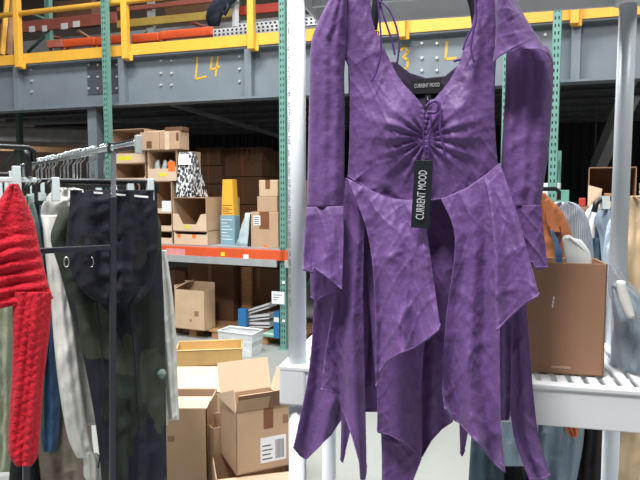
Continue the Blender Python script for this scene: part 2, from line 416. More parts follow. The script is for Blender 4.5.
# wooden timbers standing at the top left
# replace leaning timbers and hook, built as real bars
def bar3(name, p, q, r, m, label, cat, group=None):
    o = MB().tube([p, q], r, 4).build(name, m, flat=True); tag(o, label, cat, group); return o
bar3('timber', P(8, 55, 9.1), P(14, -12, 9.3), .06, 'wood', 'brown timber leaning just left of the first guard post', 'timber')
bar3('ladder_rail', P(2, 55, 8.9), P(8, -12, 9.1), .045, 'safety_yellow', 'yellow ladder rail leaning at the far left behind the guardrail', 'ladder')
k = MB(); pts = []
for (u, v) in ((211, 25), (210, 17), (213, 8), (220, 0), (230, -8)): pts.append(up(u, v, -.5))
for p, q in zip(pts, pts[1:]): pass
ring = []
wd = [.10, .15, .19, .24, .26]
for i, p in enumerate(pts): ring.append([p + UPR.x * (-wd[i] * .5) , p + UPR.x * (wd[i]), p + UPR.x * wd[i] + UPR.y * .08, p - UPR.x * wd[i] * .5 + UPR.y * .08])
k.loft(ring, ring_closed=True, caps=True)
pts = [up(u, v, -.5) for (u, v) in ((228, 2), (227.5, 9), (225, 14), (222, 11))]
k.tube(pts, .03, 8)
tag(k.build('steel_hook', 'navy_steel'), 'dark navy curved steel hook hanging above the white perforated strips', 'hook')
# grey machine behind
k = MB().box(UPR, us_(-60, 1.4), us_(330, 1.4), 1.4, 1.46, ZD, up(100, 34, 1.4).z)
tag(k.build('grey_partition', 'duct'), 'low grey panel standing behind the upper rack', 'panel')
bar3('white_pole', up(235.5, 27, -.3), up(235.5, -10, -.3), .05, 'label_white', 'white pole standing right of the dark navy hook', 'pole')
wl = MB(); c = up(11, 6.5, .6)
for i in range(1): wl.loft([[c + V((.085 * cos(a) * cos(b), .085 * sin(a) * cos(b), .085 * sin(b))) for a in [2 * pi * j / 16 for j in range(16)]] for b in [-1.5 + 3 * q / 8 for q in range(9)]], True, True)
ml = bpy.data.materials.new('lamp_glow'); ml.use_nodes = True; bb_ = ml.node_tree.nodes['Principled BSDF']; bb_.inputs['Emission Color'].default_value = (1, 1, 1, 1); bb_.inputs['Emission Strength'].default_value = 2.5; M['lamp_glow'] = ml
lo_ = wl.build('pendant_lamp', 'lamp_glow'); tag(lo_, 'glowing white round lamp at the top left beside the first guard post', 'lamp')
MB().tube([c + V((0, 0, .08)), V((c.x, c.y, 8))], .012, 8).build('stem', 'galv', lo_)
# cartons up on the rack
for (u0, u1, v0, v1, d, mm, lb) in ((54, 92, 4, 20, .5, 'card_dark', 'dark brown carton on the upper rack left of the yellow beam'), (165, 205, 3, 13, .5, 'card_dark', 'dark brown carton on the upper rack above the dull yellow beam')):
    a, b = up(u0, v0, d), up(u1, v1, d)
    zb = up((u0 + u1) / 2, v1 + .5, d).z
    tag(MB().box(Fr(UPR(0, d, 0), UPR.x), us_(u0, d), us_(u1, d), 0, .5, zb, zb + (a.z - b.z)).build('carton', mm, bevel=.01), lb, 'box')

# ================================================================== pallet rack in the aisle
RK = Fr((-2.686, 7.6, 0), (4.813, -2.1)); RN = -RK.y
def rk(u, v, d=0): return PL(u, v, RK(0, d, 0), RN)
def rs(u, d=0): return (rk(u, 193, d) - RK.o).dot(RK.x)
ZS = 1.135
fl = empty('warehouse_rack', RK(rs(283), 0, 0), 'green upright warehouse rack with orange beam holding the cardboard bins', 'pallet rack')
def upright(s, d, parent, w=.075, h=4.6, holes=True, m='rack_green'):
    k = MB(); zs = [0]; z = .06
    while z < h - .08: zs += [z, z + .03]; z += .066
    zs.append(h); a = w / 2; q = w * .1
    k.plate(RK, [s - a, s - a * .56, s - a * .56 + q * 1.6, s + a * .56 - q * 1.6, s + a * .56, s + a], zs, d, lambda i, j: holes and i in (1, 3) and j % 2 == 1)
    k.box(RK, s - a, s + a, d + .001, d + .004, 0, h); k.box(RK, s - a, s - a + .003, d, d + .07, 0, h); k.box(RK, s + a - .003, s + a, d, d + .07, 0, h)
    o = k.build('upright', [m, 'hole_dark'], parent)
    MB().box(RK, s - .06, s + .06, d - .03, d + .1, 0, .008).build('foot_plate', m, o)
    return o
UA, UB, UC = rs(108), rs(282.5), rs(552)
for s in (UA, UB, UC): upright(s, 0, fl)
HR = ZB - .12
for s in (UA, UB, UC):   # the rear legs stop under the mezzanine beam
    upright(s, 1.07, fl, h=2.2, holes=False)
    for i in range(4):
        z0, z1 = .3 + i * .6, .3 + (i + 1) * .6
        p, q = (RK(s, .06, z0), RK(s, 1.08, z1)) if i % 2 == 0 else (RK(s, 1.08, z0), RK(s, .06, z1))
        if max(p.z, q.z) < 2.15 and s != UA: MB().tube([p, q], .018, 6).build('brace', 'rack_green', fl)
for (sa, sb) in ((UA, UB), (UB, UC)):
    for d in (-.035, 1.1):
        o = MB().box(RK, sa - .02, sb + .02 if d > 0 else sb + .045, d, d + .034, ZS - .135, ZS - .02).build('orange_beam', 'rack_orange', fl, bevel=.006)
    k = MB().box(RK, sa + .05, sb - .05, -.06, -.04, ZS - .205, ZS - .125)
    k.build('deck_waterfall', 'galv', fl)
    k = MB().box(RK, sa + .04, sb - .04, .0, 1.09, ZS - .02, ZS)
    k.build('wire_deck', 'galv', fl)
# beam stickers and the paper sign on the upright
def sticker(u0, u1, v0, v1, d, m, parent, name='sticker', fr=None):
    zc0, zc1 = rk((u0 + u1) / 2, v1, d).z, rk((u0 + u1) / 2, v0, d).z
    return MB().box(RK, rs(u0, d), rs(u1, d), d - .001, d + .001, zc0, zc1).build(name, m, parent)
sticker(220, 224, 252, 256, -.038, 'label_yellow', fl); sticker(242.5, 248, 254.5, 259, -.038, 'label_white', fl); sticker(165, 184, 248.5, 256.5, -.038, 'label_pink', fl)
o = sticker(271, 284, 291.5, 304, -.008, 'label_white', fl, 'paper_sign')
k = MB()
for v in (295, 297.5, 300):
    z = rk(277, v, -.01).z; k.box(RK, rs(273, -.01), rs(281 - (v - 295), -.01), -.0105, -.0092, z - .003, z + .003)
k.build('lettering', 'label_ink', o)
sticker(281.5, 284.5, 281, 284, -.004, 'label_white', fl); sticker(281.5, 284.5, 319.5, 322, -.004, 'label_white', fl)
# second, further rack frame seen through the dress sleeve gap, and one at far left
def frame_rack(u, Y, w, label, m='rack_green', h=4.2, holes=True):
    p = P(u, 193, Y); e = empty('rack_frame', (p.x, p.y, 0), label, 'rack frame')
    s = (p - RK.o).dot(RK.x); d = (p - RK.o).dot(RK.y)
    upright(s, d, e, w, h, holes, m); return e
frame_rack(503, 5.95, .06, 'pale green rack upright seen between the dress bodice and right sleeve')
e = frame_rack(20, 9.6, .08, 'dark green rack upright far back behind the red sweater rack', 'rack_dark_green', 3.0, False)
p0 = P(4, 166, 9.6); MB().tube([P(2, 168, 9.62), P(19, 146, 9.62)], .02, 6).build('brace', 'rack_dark_green', e)

# ------------------------------------------------------------------ boxes on the rack
def rbox(u0, v0, u1, v1, d, depth, name, label, cat='box', group=None, m='card', z0=None, build=True, h=None):
    um = (u0 + u1) / 2; s0, s1 = rs(u0, d), rs(u1, d); za, zb = rk(um, v0, d).z, rk(um, v1, d).z
    if z0 is not None: zb = z0
    if h: za = zb + h
    F = Fr(RK(s0, d, zb), RK.x); w = s1 - s0; hh = za - zb
    if not build: return F, w, hh
    o = MB().box(F, 0, w, 0, depth, 0, hh).build(name, m, bevel=.006); tag(o, label, cat, group)
    o['dims'] = [w, depth, hh]
    return o, F, w, hh
def onface(F, w, h, a0, a1, b0, b1, m, parent, name, lift=.0012):
    return MB().box(F, w * a0, w * a1, -lift, .0005, h * b0, h * b1).build(name, m, parent)
def tape_v(F, w, h, depth, parent, c=.5, tw=.055, top=True):
    k = MB().box(F, w * c - tw / 2, w * c + tw / 2, -.001, .0005, h * .62, h + .001)
    if top: k.box(F, w * c - tw / 2, w * c + tw / 2, -.001, depth, h - .0003, h + .001)
    k.build('tape', 'tape', parent)
BG = 'cardboard bins stacked on the orange rack shelf'
def openbin(u0, v0, u1, v1, d, depth, label, z0=None, lip=.32, notch=False, m='card', yl=None, ol=None, wl=None):
    F, w, h = rbox(u0, v0, u1, v1, d, depth, '', '', z0=z0, build=False)
    e = empty('cardboard_bin', F(w / 2, 0, 0), label, 'cardboard bin', BG)
    t = .007
    k = MB(); k.box(F, 0, w, 0, depth, 0, t); k.box(F, 0, w, depth - t, depth, 0, h); k.box(F, 0, w, .0, depth, h - t, h)
    for x in (0, w - t): k.box(F, x, x + t, 0, depth, 0, h)
    k.build('body', m, e)
    fp = [(0, 0), (w, 0), (w, h * (lip + (.32 if notch else .12))), (w * (.84 if notch else .95), h * (lip + (.3 if notch else .0))), (w * (.7 if notch else .9), h * lip), (w * (.3 if notch else .1), h * lip), (w * (.16 if notch else .05), h * (lip + (.3 if notch else 0))), (0, h * (lip + (.32 if notch else .12)))]
    fr = MB().prism([F(x, -.003, z) for x, z in fp], RK.y * t).build('front_lip', 'card_light' if m == 'card' else m, e)
    for (lab, mm, nm) in ((yl, 'label_yellow', 'yellow_label'), (ol, 'label_orange', 'orange_sticker'), (wl, 'label_white', 'white_label')):
        if lab:
            a0, a1, b0, b1 = lab; MB().box(F, w * a0, w * a1, -.0045, -.003, h * b0, h * b1).build(nm, mm, fr)
    return e, F, w, h
# column right behind the clothes rack end (two tiers seen), then the next column
b1 = openbin(113, 163, 146, 183, .12, .5, 'open cardboard bin just below the topmost bin, half hidden by clothes rail', lip=.25, yl=None)
z = b1[1].o.z; hgt = b1[3]
openbin(112, 129, 146, 162.5, .12, .5, 'topmost open cardboard bin with yellow label behind the chrome rail end', z0=z + hgt + .002, lip=.28, yl=(.22, .62, .08, .2))
bb, F, w, h = rbox(113, 184, 146, 248, .12, .5, 'carton', 'plain carton under the bins behind the black trousers', m='card_brown', z0=ZS, h=z - ZS - .002)
# second column
zc = ZS
e, F, w, h = openbin(148, 231, 171.5, 248, .05, .5, 'small open cardboard bin at the foot of the middle column on orange beam', z0=zc, lip=.45); zc += h + .002
e, F, w, h = openbin(146, 213, 171.5, 231, .05, .5, 'open cardboard bin second from the bottom of the middle column', z0=zc, lip=.3); zc += h + .002
e, F, w, h = openbin(146.5, 181, 171.5, 213, .05, .5, 'dark open cardboard bin with a white label at its right edge', z0=zc, lip=.14, wl=(.62, .98, .04, .38)); zc += h + .002
e, F, w, h = openbin(148.5, 150, 177, 181, .05, .5, 'open cardboard bin holding clear plastic packs with an orange sticker', z0=zc, lip=.4, yl=(.4, .66, .14, .25), ol=(.72, .96, .3, .62)); zc += h + .002
for i in range(6):
    x0, x1 = w * (.14 + .12 * i), w * (.14 + .12 * i + .1)
    k = MB(); zz = h * .05 + .008
    n = 6; rings = []
    for q in range(6):
        f = q / 5; rr = (x1 - x0) * .95 * (1 - .35 * abs(f - .45)) * (.55 if f == 1 else 1)
        rings.append([F((x0 + x1) / 2 + rr * cos(a) + .01 * sin(7 * f + i), .09 + (i % 2) * .07 + rr * sin(a) * .7, zz + h * .62 * f) for a in [2 * pi * j / n for j in range(n)]])
    k.loft(rings, True, True)
    tag(k.build('plastic_pack', 'poly_bag'), 'crumpled clear plastic pack inside the bin with the orange sticker', 'plastic pack', 'clear plastic packs in the open bin')
c1 = rbox(141, 132, 160, 150, .03, .4, 'carton', 'small closed carton with a brown stain on top of the middle column', m='card', z0=zc)
onface(*c1[1:], .35, .62, .1, .5, 'card_dark', c1[0], 'stain')
c2 = rbox(160.5, 131, 180, 150, .03, .2, 'carton', 'wide closed carton on top of the middle column beside the small one', m='card', z0=zc)
onface(*c2[1:], .28, .5, .0, 1.0, 'card_light', c2[0], 'tape'); onface(*c2[1:], .86, .98, .45, .9, 'card_dark', c2[0], 'stain')
c3 = rbox(149, 126, 168, 132, .1, .3, 'cardboard_sheet', 'loose pale cardboard sheet lying on the small closed carton', 'cardboard', m='card_pale', z0=zc + c1[3] + .001, h=.02)
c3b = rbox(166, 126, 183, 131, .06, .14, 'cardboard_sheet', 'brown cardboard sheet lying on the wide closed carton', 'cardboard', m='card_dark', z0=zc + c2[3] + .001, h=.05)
# third column: big bin under the printed pack
e, F, w, h = openbin(173.5, 231, 207, 248, -.0, .55, 'open cardboard bin with orange stickers at the foot under the big bin', z0=ZS, lip=.75, notch=False, ol=(.1, .2, .5, .75)); z3 = ZS + h + .002
MB().box(F, w * .55, w * .66, -.0045, -.003, h * .5, h * .75).build('orange_sticker', 'label_orange', e)
e, F, w, h = openbin(172.5, 197.5, 206, 231, -.0, .75, 'big notched front cardboard bin with yellow label under the printed pack', z0=z3, lip=.2, notch=True, yl=(.36, .5, .07, .16)); z3 += h + .002
# printed black-and-white pack leaning back, wider at its foot
F, w, h = rbox(175, 152, 192, 197.5, .02, .3, '', '', z0=z3, build=False)
wr_ = w * 1.0
k = MB().hexa([F(0, .0, 0), F(w, .0, 0), F(.0, .34, 0), F(w + .0, .34, 0), F(.05, .03, h), F(w * .92, .03, h), F(.05, .12, h), F(w * .92, .12, h)])
pk = k.build('printed_pack', 'bw_print', bevel=.006); tag(pk, 'tapered pack covered in black and white print on the big bin', 'pack')
MB().prism([F(w * .2, .018, h * .72), F(w * .8, .018, h * .72), F(w * .78, .026, h * .96), F(w * .22, .026, h * .96)], RN * .012).build('white_label', 'label_white', pk)
# tall two colour carton
F, w, h = rbox(221, 179.5, 233.5, 248, .18, .12, '', '', z0=ZS, build=False)
e = empty('two_tone_carton', F(w / 2, 0, 0), 'tall narrow carton yellow above and blue grey below on orange shelf', 'box')
MB().box(F, -.012, w + .012, -.006, .12, 0, h * .45).build('lower_half', 'bluegrey_carton', e, bevel=.004)
MB().hexa([F(x, y, zz) for zz, q in ((h * .45, 0), (h, .02)) for y in (0, .11) for x in (q, w - q)]).build('upper_half', 'yellow_carton', e, bevel=.006)
k = MB()
for i, zz in enumerate((.48, .51, .535, .56, .60)): k.box(F, w * .1, w * (.9 - .25 * (i % 2)), -.001, .0, h * zz, h * zz + .008)
k.build('print_lines', 'tape', e)
k = MB()
for i in range(7): k.box(F, w * .05, w * (.9 - .2 * (i % 3)), -.0075, -.0055, h * (.08 + .05 * i), h * (.08 + .05 * i) + .008)
k.build('print_lines', 'label_white', e)
# bagged pillow shape
F, w, h = rbox(230, 213, 252, 248, .06, .25, '', '', z0=ZS, build=False)
k = MB(); rings = []
for i in range(9):
    f = i / 8; x0 = lerp(.0, w * .5, f ** .8); x1 = lerp(w * 1.0, w * .95, f); dd = .10 * sqrt(max(0, 1 - (f - .3) ** 2)) + .01
    rings.append([F((x0 + x1) / 2 + (x1 - x0) / 2 * cos(a), .12 + dd * sin(a) + .012 * sin(5 * a + 9 * f), h * f) for a in [2 * pi * j / 16 for j in range(16)]])
k.loft(rings, True, True); pb = k.build('bagged_bundle', 'poly_bag'); tag(pb, 'pale bundle wrapped in clear polythene leaning beside the two colour carton', 'bundle')
k = MB(); rings = []
for i in range(6):
    f = i / 5; xx = lerp(w * .80, w * .93, f)
    rings.append([F(xx + .035 * cos(a), .06 + .05 * sin(a), h * (f * .98)) for a in [2 * pi * j / 10 for j in range(10)]])
k.loft(rings, True, True); k.build('black_sleeve', 'black_plastic', pb)
# cartons by the upright
c = rbox(250.5, 212, 278, 248.5, .04, .4, 'carton', 'large taped carton with white label next to the green upright', m='card', z0=ZS); zt = ZS + c[3] + .001
tp = onface(*c[1:], .32, .68, .52, 1.0, 'tape', c[0], 'tape'); lb = onface(*c[1:], .1, .36, .62, .9, 'label_white', c[0], 'shipping_label', .002)
k = MB()
for i in range(4): k.box(c[1], c[2] * .13, c[2] * .32, -.0028, -.002, c[3] * (.66 + .06 * i), c[3] * (.66 + .06 * i) + .008)
k.build('barcode', 'label_ink', lb)
onface(*c[1:], .46, .6, .0, .06, 'label_orange', c[0], 'orange_sticker')
c = rbox(257, 196.5, 277, 212, .06, .35, 'carton', 'middle carton of the small pile beside the green upright', m='card', z0=zt); zt += c[3] + .001
c = rbox(259, 180, 277.5, 196.5, .06, .35, 'carton', 'top carton of the small pile beside the green upright', m='card_pale', z0=zt)
onface(*c[1:], .35, .6, .45, 1, 'tape', c[0], 'tape')
c = rbox(286.5, 215, 297, 248, .1, .4, 'carton', 'carton just right of the green upright behind the white pipe post', m='card', z0=ZS)
c2_ = rbox(286.5, 180, 297, 214, .1, .4, 'carton', 'upper carton right of the green upright behind the white pipe post', m='card_brown', z0=ZS + c[3] + .001)
# pallet loads further behind, on the deck's floor
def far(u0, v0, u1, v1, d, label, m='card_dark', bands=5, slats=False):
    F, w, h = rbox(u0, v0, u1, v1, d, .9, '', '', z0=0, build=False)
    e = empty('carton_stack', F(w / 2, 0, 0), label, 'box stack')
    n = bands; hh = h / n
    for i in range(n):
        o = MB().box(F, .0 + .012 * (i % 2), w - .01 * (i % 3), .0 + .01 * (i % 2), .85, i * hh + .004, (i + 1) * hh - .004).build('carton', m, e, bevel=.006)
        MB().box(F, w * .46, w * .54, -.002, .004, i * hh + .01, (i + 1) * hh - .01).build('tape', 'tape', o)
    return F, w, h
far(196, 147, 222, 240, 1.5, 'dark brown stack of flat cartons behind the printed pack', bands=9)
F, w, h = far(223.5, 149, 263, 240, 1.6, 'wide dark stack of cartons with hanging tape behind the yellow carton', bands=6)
k = MB()
for i in range(7): k.box(F, w * (.06 + .13 * i), w * (.14 + .13 * i), -.006, .0, h * (.955 - .02 * (i % 3)), h)
k.box(F, w * .02, w, -.01, .3, h + .001, h + .02)
k.build('torn_paper', 'card_dark', [o for o in bpy.data.objects if o.get('label', '').startswith('wide dark stack')][0])
# ------------------------------------------------------------------ lower level
pal = empty('pallet', RK(rs(240), .3, 0), 'wooden pallet on the floor beneath the orange beam', 'pallet')
s0, s1 = UA + .08, UB + .12
for i in range(5):
    MB().box(RK, s0, s1, .10 + i * .2, .24 + i * .2, .085, .105).build('deck_board', 'wood', pal)
for i in range(8):
    x = lerp(s0 + .1, s1 - .1, i / 7); MB().box(RK, x - .05, x + .05, .11, 1.03, .0, .085).build('stringer', 'wood', pal)
ZP = .106
# tall pale open carton with a folded flap
F, w, h = rbox(172.5, 290, 203, 346, .02, .22, '', '', z0=ZP, build=False)
e = empty('tall_carton', F(w / 2, .2, 0), 'tall pale open carton standing at the left of the lower level', 'box')
t = .007; k = MB(); k.box(F, 0, w, 0, t, 0, h); k.box(F, 0, w, .22 - t, .22, 0, h + .08); k.box(F, 0, t, 0, .22, 0, h + .05); k.box(F, w - t, w, 0, .22, 0, h); k.box(F, 0, w, 0, .22, 0, t)
k.build('body', 'card_pale', e)
MB().prism([F(0, .0, h), F(.0, .20, h + .05), F(.16, .19, h + .10), F(.14, .02, h + .08)], RK.x * .006).build('flap', 'card_light', e)
onface(F, w, h, .66, .8, .35, .48, 'card_brown', e, 'stamp'); onface(F, w, h, .5, .56, .2, .26, 'card_brown', e, 'stamp')
# cartons deep on the pallet, shelf shade put into their darkened brown
for (u0, u1, v0, v1, d, lb, mm) in ((186, 232, 262, 340, .62, 'big brown carton with painted-in shade deep in the lower level behind the tall pale carton', 'card_dark'), (236, 280, 268, 340, .78, 'brown carton with painted-in shade deep in the lower level behind the papers', 'card_dark'), (160, 184, 270, 340, .6, 'brown carton with painted-in shade at the left end of the lower level', 'card_dark')):
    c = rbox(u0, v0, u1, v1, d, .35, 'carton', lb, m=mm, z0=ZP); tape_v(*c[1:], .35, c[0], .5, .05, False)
F2, w2, h2 = rbox(240.5, 267, 250, 340, .70, .05, '', '', z0=ZP, build=False)
tag(MB().box(F2, 0, w2, 0, .06, 0, h2).build('timber_post', 'wood', bevel=.004), 'upright pale timber post between the dark cartons of the lower level', 'timber')
# basket
F, w, h = rbox(216, 332, 251, 365, -.42, .4, '', '', z0=0, build=False)
h = rk(236, 333, -.42).z
e = empty('plastic_basket', F(w / 2, .2, 0), 'white slotted plastic basket standing before the pallet under the rack', 'basket')
def bk(x, y, zf):
    q = 1 - .10 * (1 - zf); return F(w / 2 + (x - .5) * w * q, .12 + (y - .5) * .24 * q, h * zf)
k = MB(); tt = .012
for (xa, ya, xb, yb) in ((0, 0, 1, 0), (1, 0, 1, 1), (1, 1, 0, 1), (0, 1, 0, 0)):
    n = 13
    for (za, zb_) in ((.0, .22), (.42, .62), (.78, 1)):
        k.add([bk(xa, ya, za), bk(xb, yb, za), bk(xb, yb, zb_), bk(xa, ya, zb_)], [(0, 1, 2, 3)])
    for i in range(n):
        f0, f1 = i / n, (i + .55) / n
        k.add([bk(lerp(xa, xb, f), lerp(ya, yb, f), zz) for f, zz in ((f0, .2), (f1, .2), (f1, .8), (f0, .8))], [(0, 1, 2, 3)])
k.add([bk(0, 0, 0), bk(1, 0, 0), bk(1, 1, 0), bk(0, 1, 0)], [(0, 1, 2, 3)])
k.build('body', 'plastic_white', e, solid=.006)
k = MB(); rp = [bk(x, y, 1) for x, y in ((0, 0), (1, 0), (1, 1), (0, 1))]; k.tube(rp, .014, 6, True); k.build('rim', 'plastic_white', e)
# what stands in the basket's back and beside it
c = rbox(236.5, 309, 244.5, 345, .1, .07, 'blue_carton', 'narrow blue printed carton rising behind the white basket', m='blue_print', z0=ZP)
c = rbox(262.5, 333, 273.5, 349, .06, .2, 'teal_carton', 'pale green and white carton on the pallet beside the upright', m='teal_print', z0=ZP)
onface(*c[1:], 0, 1, .62, .98, 'label_white', c[0], 'white_band')
zt_ = ZP + c[3] + .001
c = rbox(272.5, 312, 278.5, 349, .04, .2, 'blue_carton', 'tall slim blue carton squeezed against the green upright', m='blue_print', z0=ZP)
onface(*c[1:], .1, .95, .62, .8, 'label_white', c[0], 'white_band')
F, w, h = rbox(247, 326, 272, 333, .22, .2, '', '', z0=zt_, build=False)
for i, (dz, tl, lb) in enumerate(((0, .02, 'lowest'), (.075, .05, 'middle'), (.155, .10, 'topmost'))):
    k = MB(); x0 = w * (.0 + .0 * i); x1 = w * (.86 + .0 * i)
    b = [F(x0, 0, dz), F(x1, 0, dz + tl), F(x0, .2, dz), F(x1, .2, dz + tl)]
    k.hexa(b + [p + V((0, 0, .06)) for p in b])
    o = k.build('magazine_bundle', 'label_white'); tag(o, lb + ' white paper bundle with black edge, tilted behind the white basket', 'paper bundle', 'tilted paper bundles behind the basket')
    MB().hexa([p - RK.y * .002 + V((0, 0, .02)) for p in b[:2]] + [p + V((0, 0, .02)) for p in b[:2]] + [p - RK.y * .002 + V((0, 0, .034)) for p in b[:2]] + [p + V((0, 0, .034)) for p in b[:2]]).build('black_edge', 'ink_black', o)
tag(MB().box(Fr(RK(rs(247, .2), .2, ZP), RK.x), 0, w * .8, 0, .22, 0, zt_ - ZP - .001).build('carton', 'card_brown', bevel=.005), 'brown carton under the tilted paper bundles behind the basket', 'box')
# things on the right bay, seen past the dress
F, w, h = rbox(588, 166, 640, 207, .1, .5, '', '', build=False)
c = rbox(575, 207, 650, 250, .1, .6, 'carton', 'brown carton under the open fronted carton at the right', m='card_brown', z0=ZS); zr = ZS + c[3] + .002
F, w, h = rbox(588, 167, 636, 207, .1, .45, '', '', z0=zr, build=False)
e = empty('open_carton', F(w / 2, .2, 0), 'open fronted carton on its side behind the right pipe post', 'box')
t = .008; k = MB(); k.box(F, 0, w, 0, .45, 0, t); k.box(F, 0, w, 0, .45, h - t, h); k.box(F, 0, t, 0, .45, 0, h); k.box(F, w - t, w, 0, .45, 0, h); k.box(F, 0, w, .44, .45, 0, h); k.build('body', 'card_brown', e)
MB().prism([F(0, -.002, 0), F(w * .25, -.002, 0), F(w * .30, -.03, h * .45), F(w * .0, -.002, h * .55)], RN * .006).build('flap', 'card_light', e)
for i, lb in enumerate(('lower', 'upper')):
    tag(MB().box(F, w * .35, w * .75, .05, .3, t + .001 + .18 * h * i, t + .14 * h + .18 * h * i).build('wood_block', 'wood', bevel=.003), lb + ' pale wood block inside the open fronted carton', 'wood block', 'wood blocks in the open carton')

c = rbox(538, 203, 574, 250, .15, .4, 'carton', 'brown carton on the rack shelf behind the leather jacket', m='card_brown', z0=ZS); zq = ZS + c[3] + .002
c = rbox(541, 189, 553, 203, .18, .2, 'white_pack', 'white pack on the rack shelf seen above the leather jacket collar', m='label_white', z0=zq); za_ = zq + c[3] + .002
c = rbox(554, 190, 569, 203, .18, .2, 'teal_pack', 'teal pack on the rack shelf seen through the leather jacket hanger', m='teal_print', z0=zq)
onface(*c[1:], .1, .45, .2, .8, 'label_white', c[0], 'white_label')
c = rbox(541, 183, 560, 189, .17, .22, 'paper_stack', 'white paper stack on top of the white pack beside the green upright', m='label_white', z0=za_)
c = rbox(579, 198, 586, 208, .12, .1, 'rust_red_box', 'small rust red box just left of the open fronted carton', m='beam_red', z0=zr)
# ================================================================== white resin shelving with pipe posts
SF = Fr((-.0556, 1.45, 0), (.972, -.233))
SW, SD, PR = .80, .36, .0218
def fp(u, v, off=0): return PL(u, v, SF(0, -off, 0), SF.y)
ZL1, ZL0 = fp(289, 366, .03).z, fp(289, 404, .03).z
UZ0 = PL(400, 21.5, SF(0, SD + .03, 0), SF.y).z
sh = empty('shelving_unit', SF(SW / 2, SD / 2, 0), 'white resin shelving unit with printed pipe posts behind the purple dress', 'shelving unit')
def shelf(z0, z1, slots=True):
    k = MB(); a, b, c, d = -.035, SW + .035, -.03, SD + .03; t = .006
    k.box(SF, a + .06, b - .06, c, c + t, z0, z1 - .008); k.box(SF, a + .06, b - .06, d - t, d, z0, z1 - .008)
    k.box(SF, a, a + t, c + .06, d - .06, z0, z1 - .008); k.box(SF, b - t, b, c + .06, d - .06, z0, z1 - .008)
    k.box(SF, a, b, c - .004, c + .025, z1 - .012, z1); k.box(SF, a, b, d - .025, d + .004, z1 - .012, z1)
    k.box(SF, a - .004, a + .03, c, d, z1 - .012, z1); k.box(SF, b - .03, b + .004, c, d, z1 - .012, z1)
    if not slots: k.box(SF, a, b, c + .02, d - .02, z1 - .012, z1 - .002)
    n = 24 if slots else 0
    for i in range(n):
        x = lerp(a + .03, b - .03, i / n); k.box(SF, x, x + (b - a - .06) / n * .68, c + .02, d - .02, z1 - .012, z1 - .002)
    for y in (.09, .18, .27): k.box(SF, a, b, y - .004, y + .004, z0 + .02, z1 - .012)
    o = k.build('shelf_board', 'white_resin', sh, bevel=.003)
    for (x, y) in ((0, 0), (SW, 0), (0, SD), (SW, SD)):
        q = MB().box(SF, x - .038, x + .03, y - .033, y + .03, z0 - .004, z1 + .002) if x == 0 else MB().box(SF, x - .03, x + .038, y - .033, y + .03, z0 - .004, z1 + .002)
        cb = q.build('corner_socket', 'white_resin', o, bevel=.006)
        if x == 0 and y == 0:
            MB().box(SF, x - .0395, x - .0375, y - .022, y + .022, z0 + .002, z1 - .012).build('socket_recess', 'post_dark', o)
    return o
shelf(ZL0, ZL1); shelf(UZ0, UZ0 + .086, False)
posts = {}
for (x, y) in ((0, 0), (SW, 0), (0, SD), (SW, SD)):
    k = MB()
    for (za, zb) in ((0, ZL0 - .004), (ZL1 + .002, UZ0 - .004), (UZ0 + .088, UZ0 + .5)):
        k.tube([SF(x, y, za), SF(x, y, zb)], PR, 32)
    posts[(x, y)] = k.build('pipe_post', 'pvc_pipe', sh)
# printed line running down the pipe posts
def pipe_print(post, x, y, body, ztop, ang):
    c = SF(x, y, 0)
    def fn(tx, ty, lift):
        a = ang + ty / PR
        return V((c.x + (PR + .0003 + lift * .2) * cos(a), c.y + (PR + .0003 + lift * .2) * sin(a), ztop - tx))
    text(body, .013, 'pipe_ink', 'printed_line', post, fn, 1.0, 'LEFT', .0004)
A0 = atan2(-1, 0) - .95
pipe_print(posts[(0, 0)], 0, 0, 'PVC 1120  PR 480 PSI @ 73 F  ASTM D1785 / ASTM D2665  NSF - pw - G dwv  U.P. Code  ASTM D 1120 PVC  PR 480 PSI  SCH 40  NSF', 2.215, A0)
pipe_print(posts[(SW, SD)], SW, SD, 'PVC 1120 SCH 40  ASTM D1785  NSF - pw  U.P. Code', .98, atan2(-1, 0) + .95)

# ------------------------------------------------------------------ carton and bag on the shelf
ZT1 = ZL1 + .0005
BXF = .05
def bp_(u, v): return PL(u, v, SF(0, BXF, 0), SF.y)
xL, xR = (bp_(519, 300) - SF.o).dot(SF.x), (bp_(606.5, 300) - SF.o).dot(SF.x)
zt = bp_(565, 263).z; w = xR - xL; h = zt - ZT1
Fb = Fr(SF(xL, BXF, ZT1), SF.x)
e = empty('brown_carton', Fb(w / 2, .06, 0), 'plain brown open carton on the white shelf right of the dress', 'box')
t = .005; BD = .12
k = MB(); k.box(Fb, 0, w, 0, t, 0, h); k.box(Fb, 0, w, BD - t, BD, 0, h); k.box(Fb, 0, t, 0, BD, 0, h); k.box(Fb, w - t, w, 0, BD, 0, h); k.box(Fb, 0, w, 0, BD, 0, t)
k.build('body', 'card_brown', e, bevel=.0015)
k = MB()
for i in range(3): k.box(Fb, w * (.385 + .006 * i), w * (.40 + .006 * i), -.0006, 0, h * (.60 + .035 * i), h * (.63 + .035 * i))
k.build('scuff_mark', 'label_white', e)
MB().box(Fb, w * .40, w * .62, -.0005, 0, h * .055, h * .075).build('scuff_mark', 'card', e)
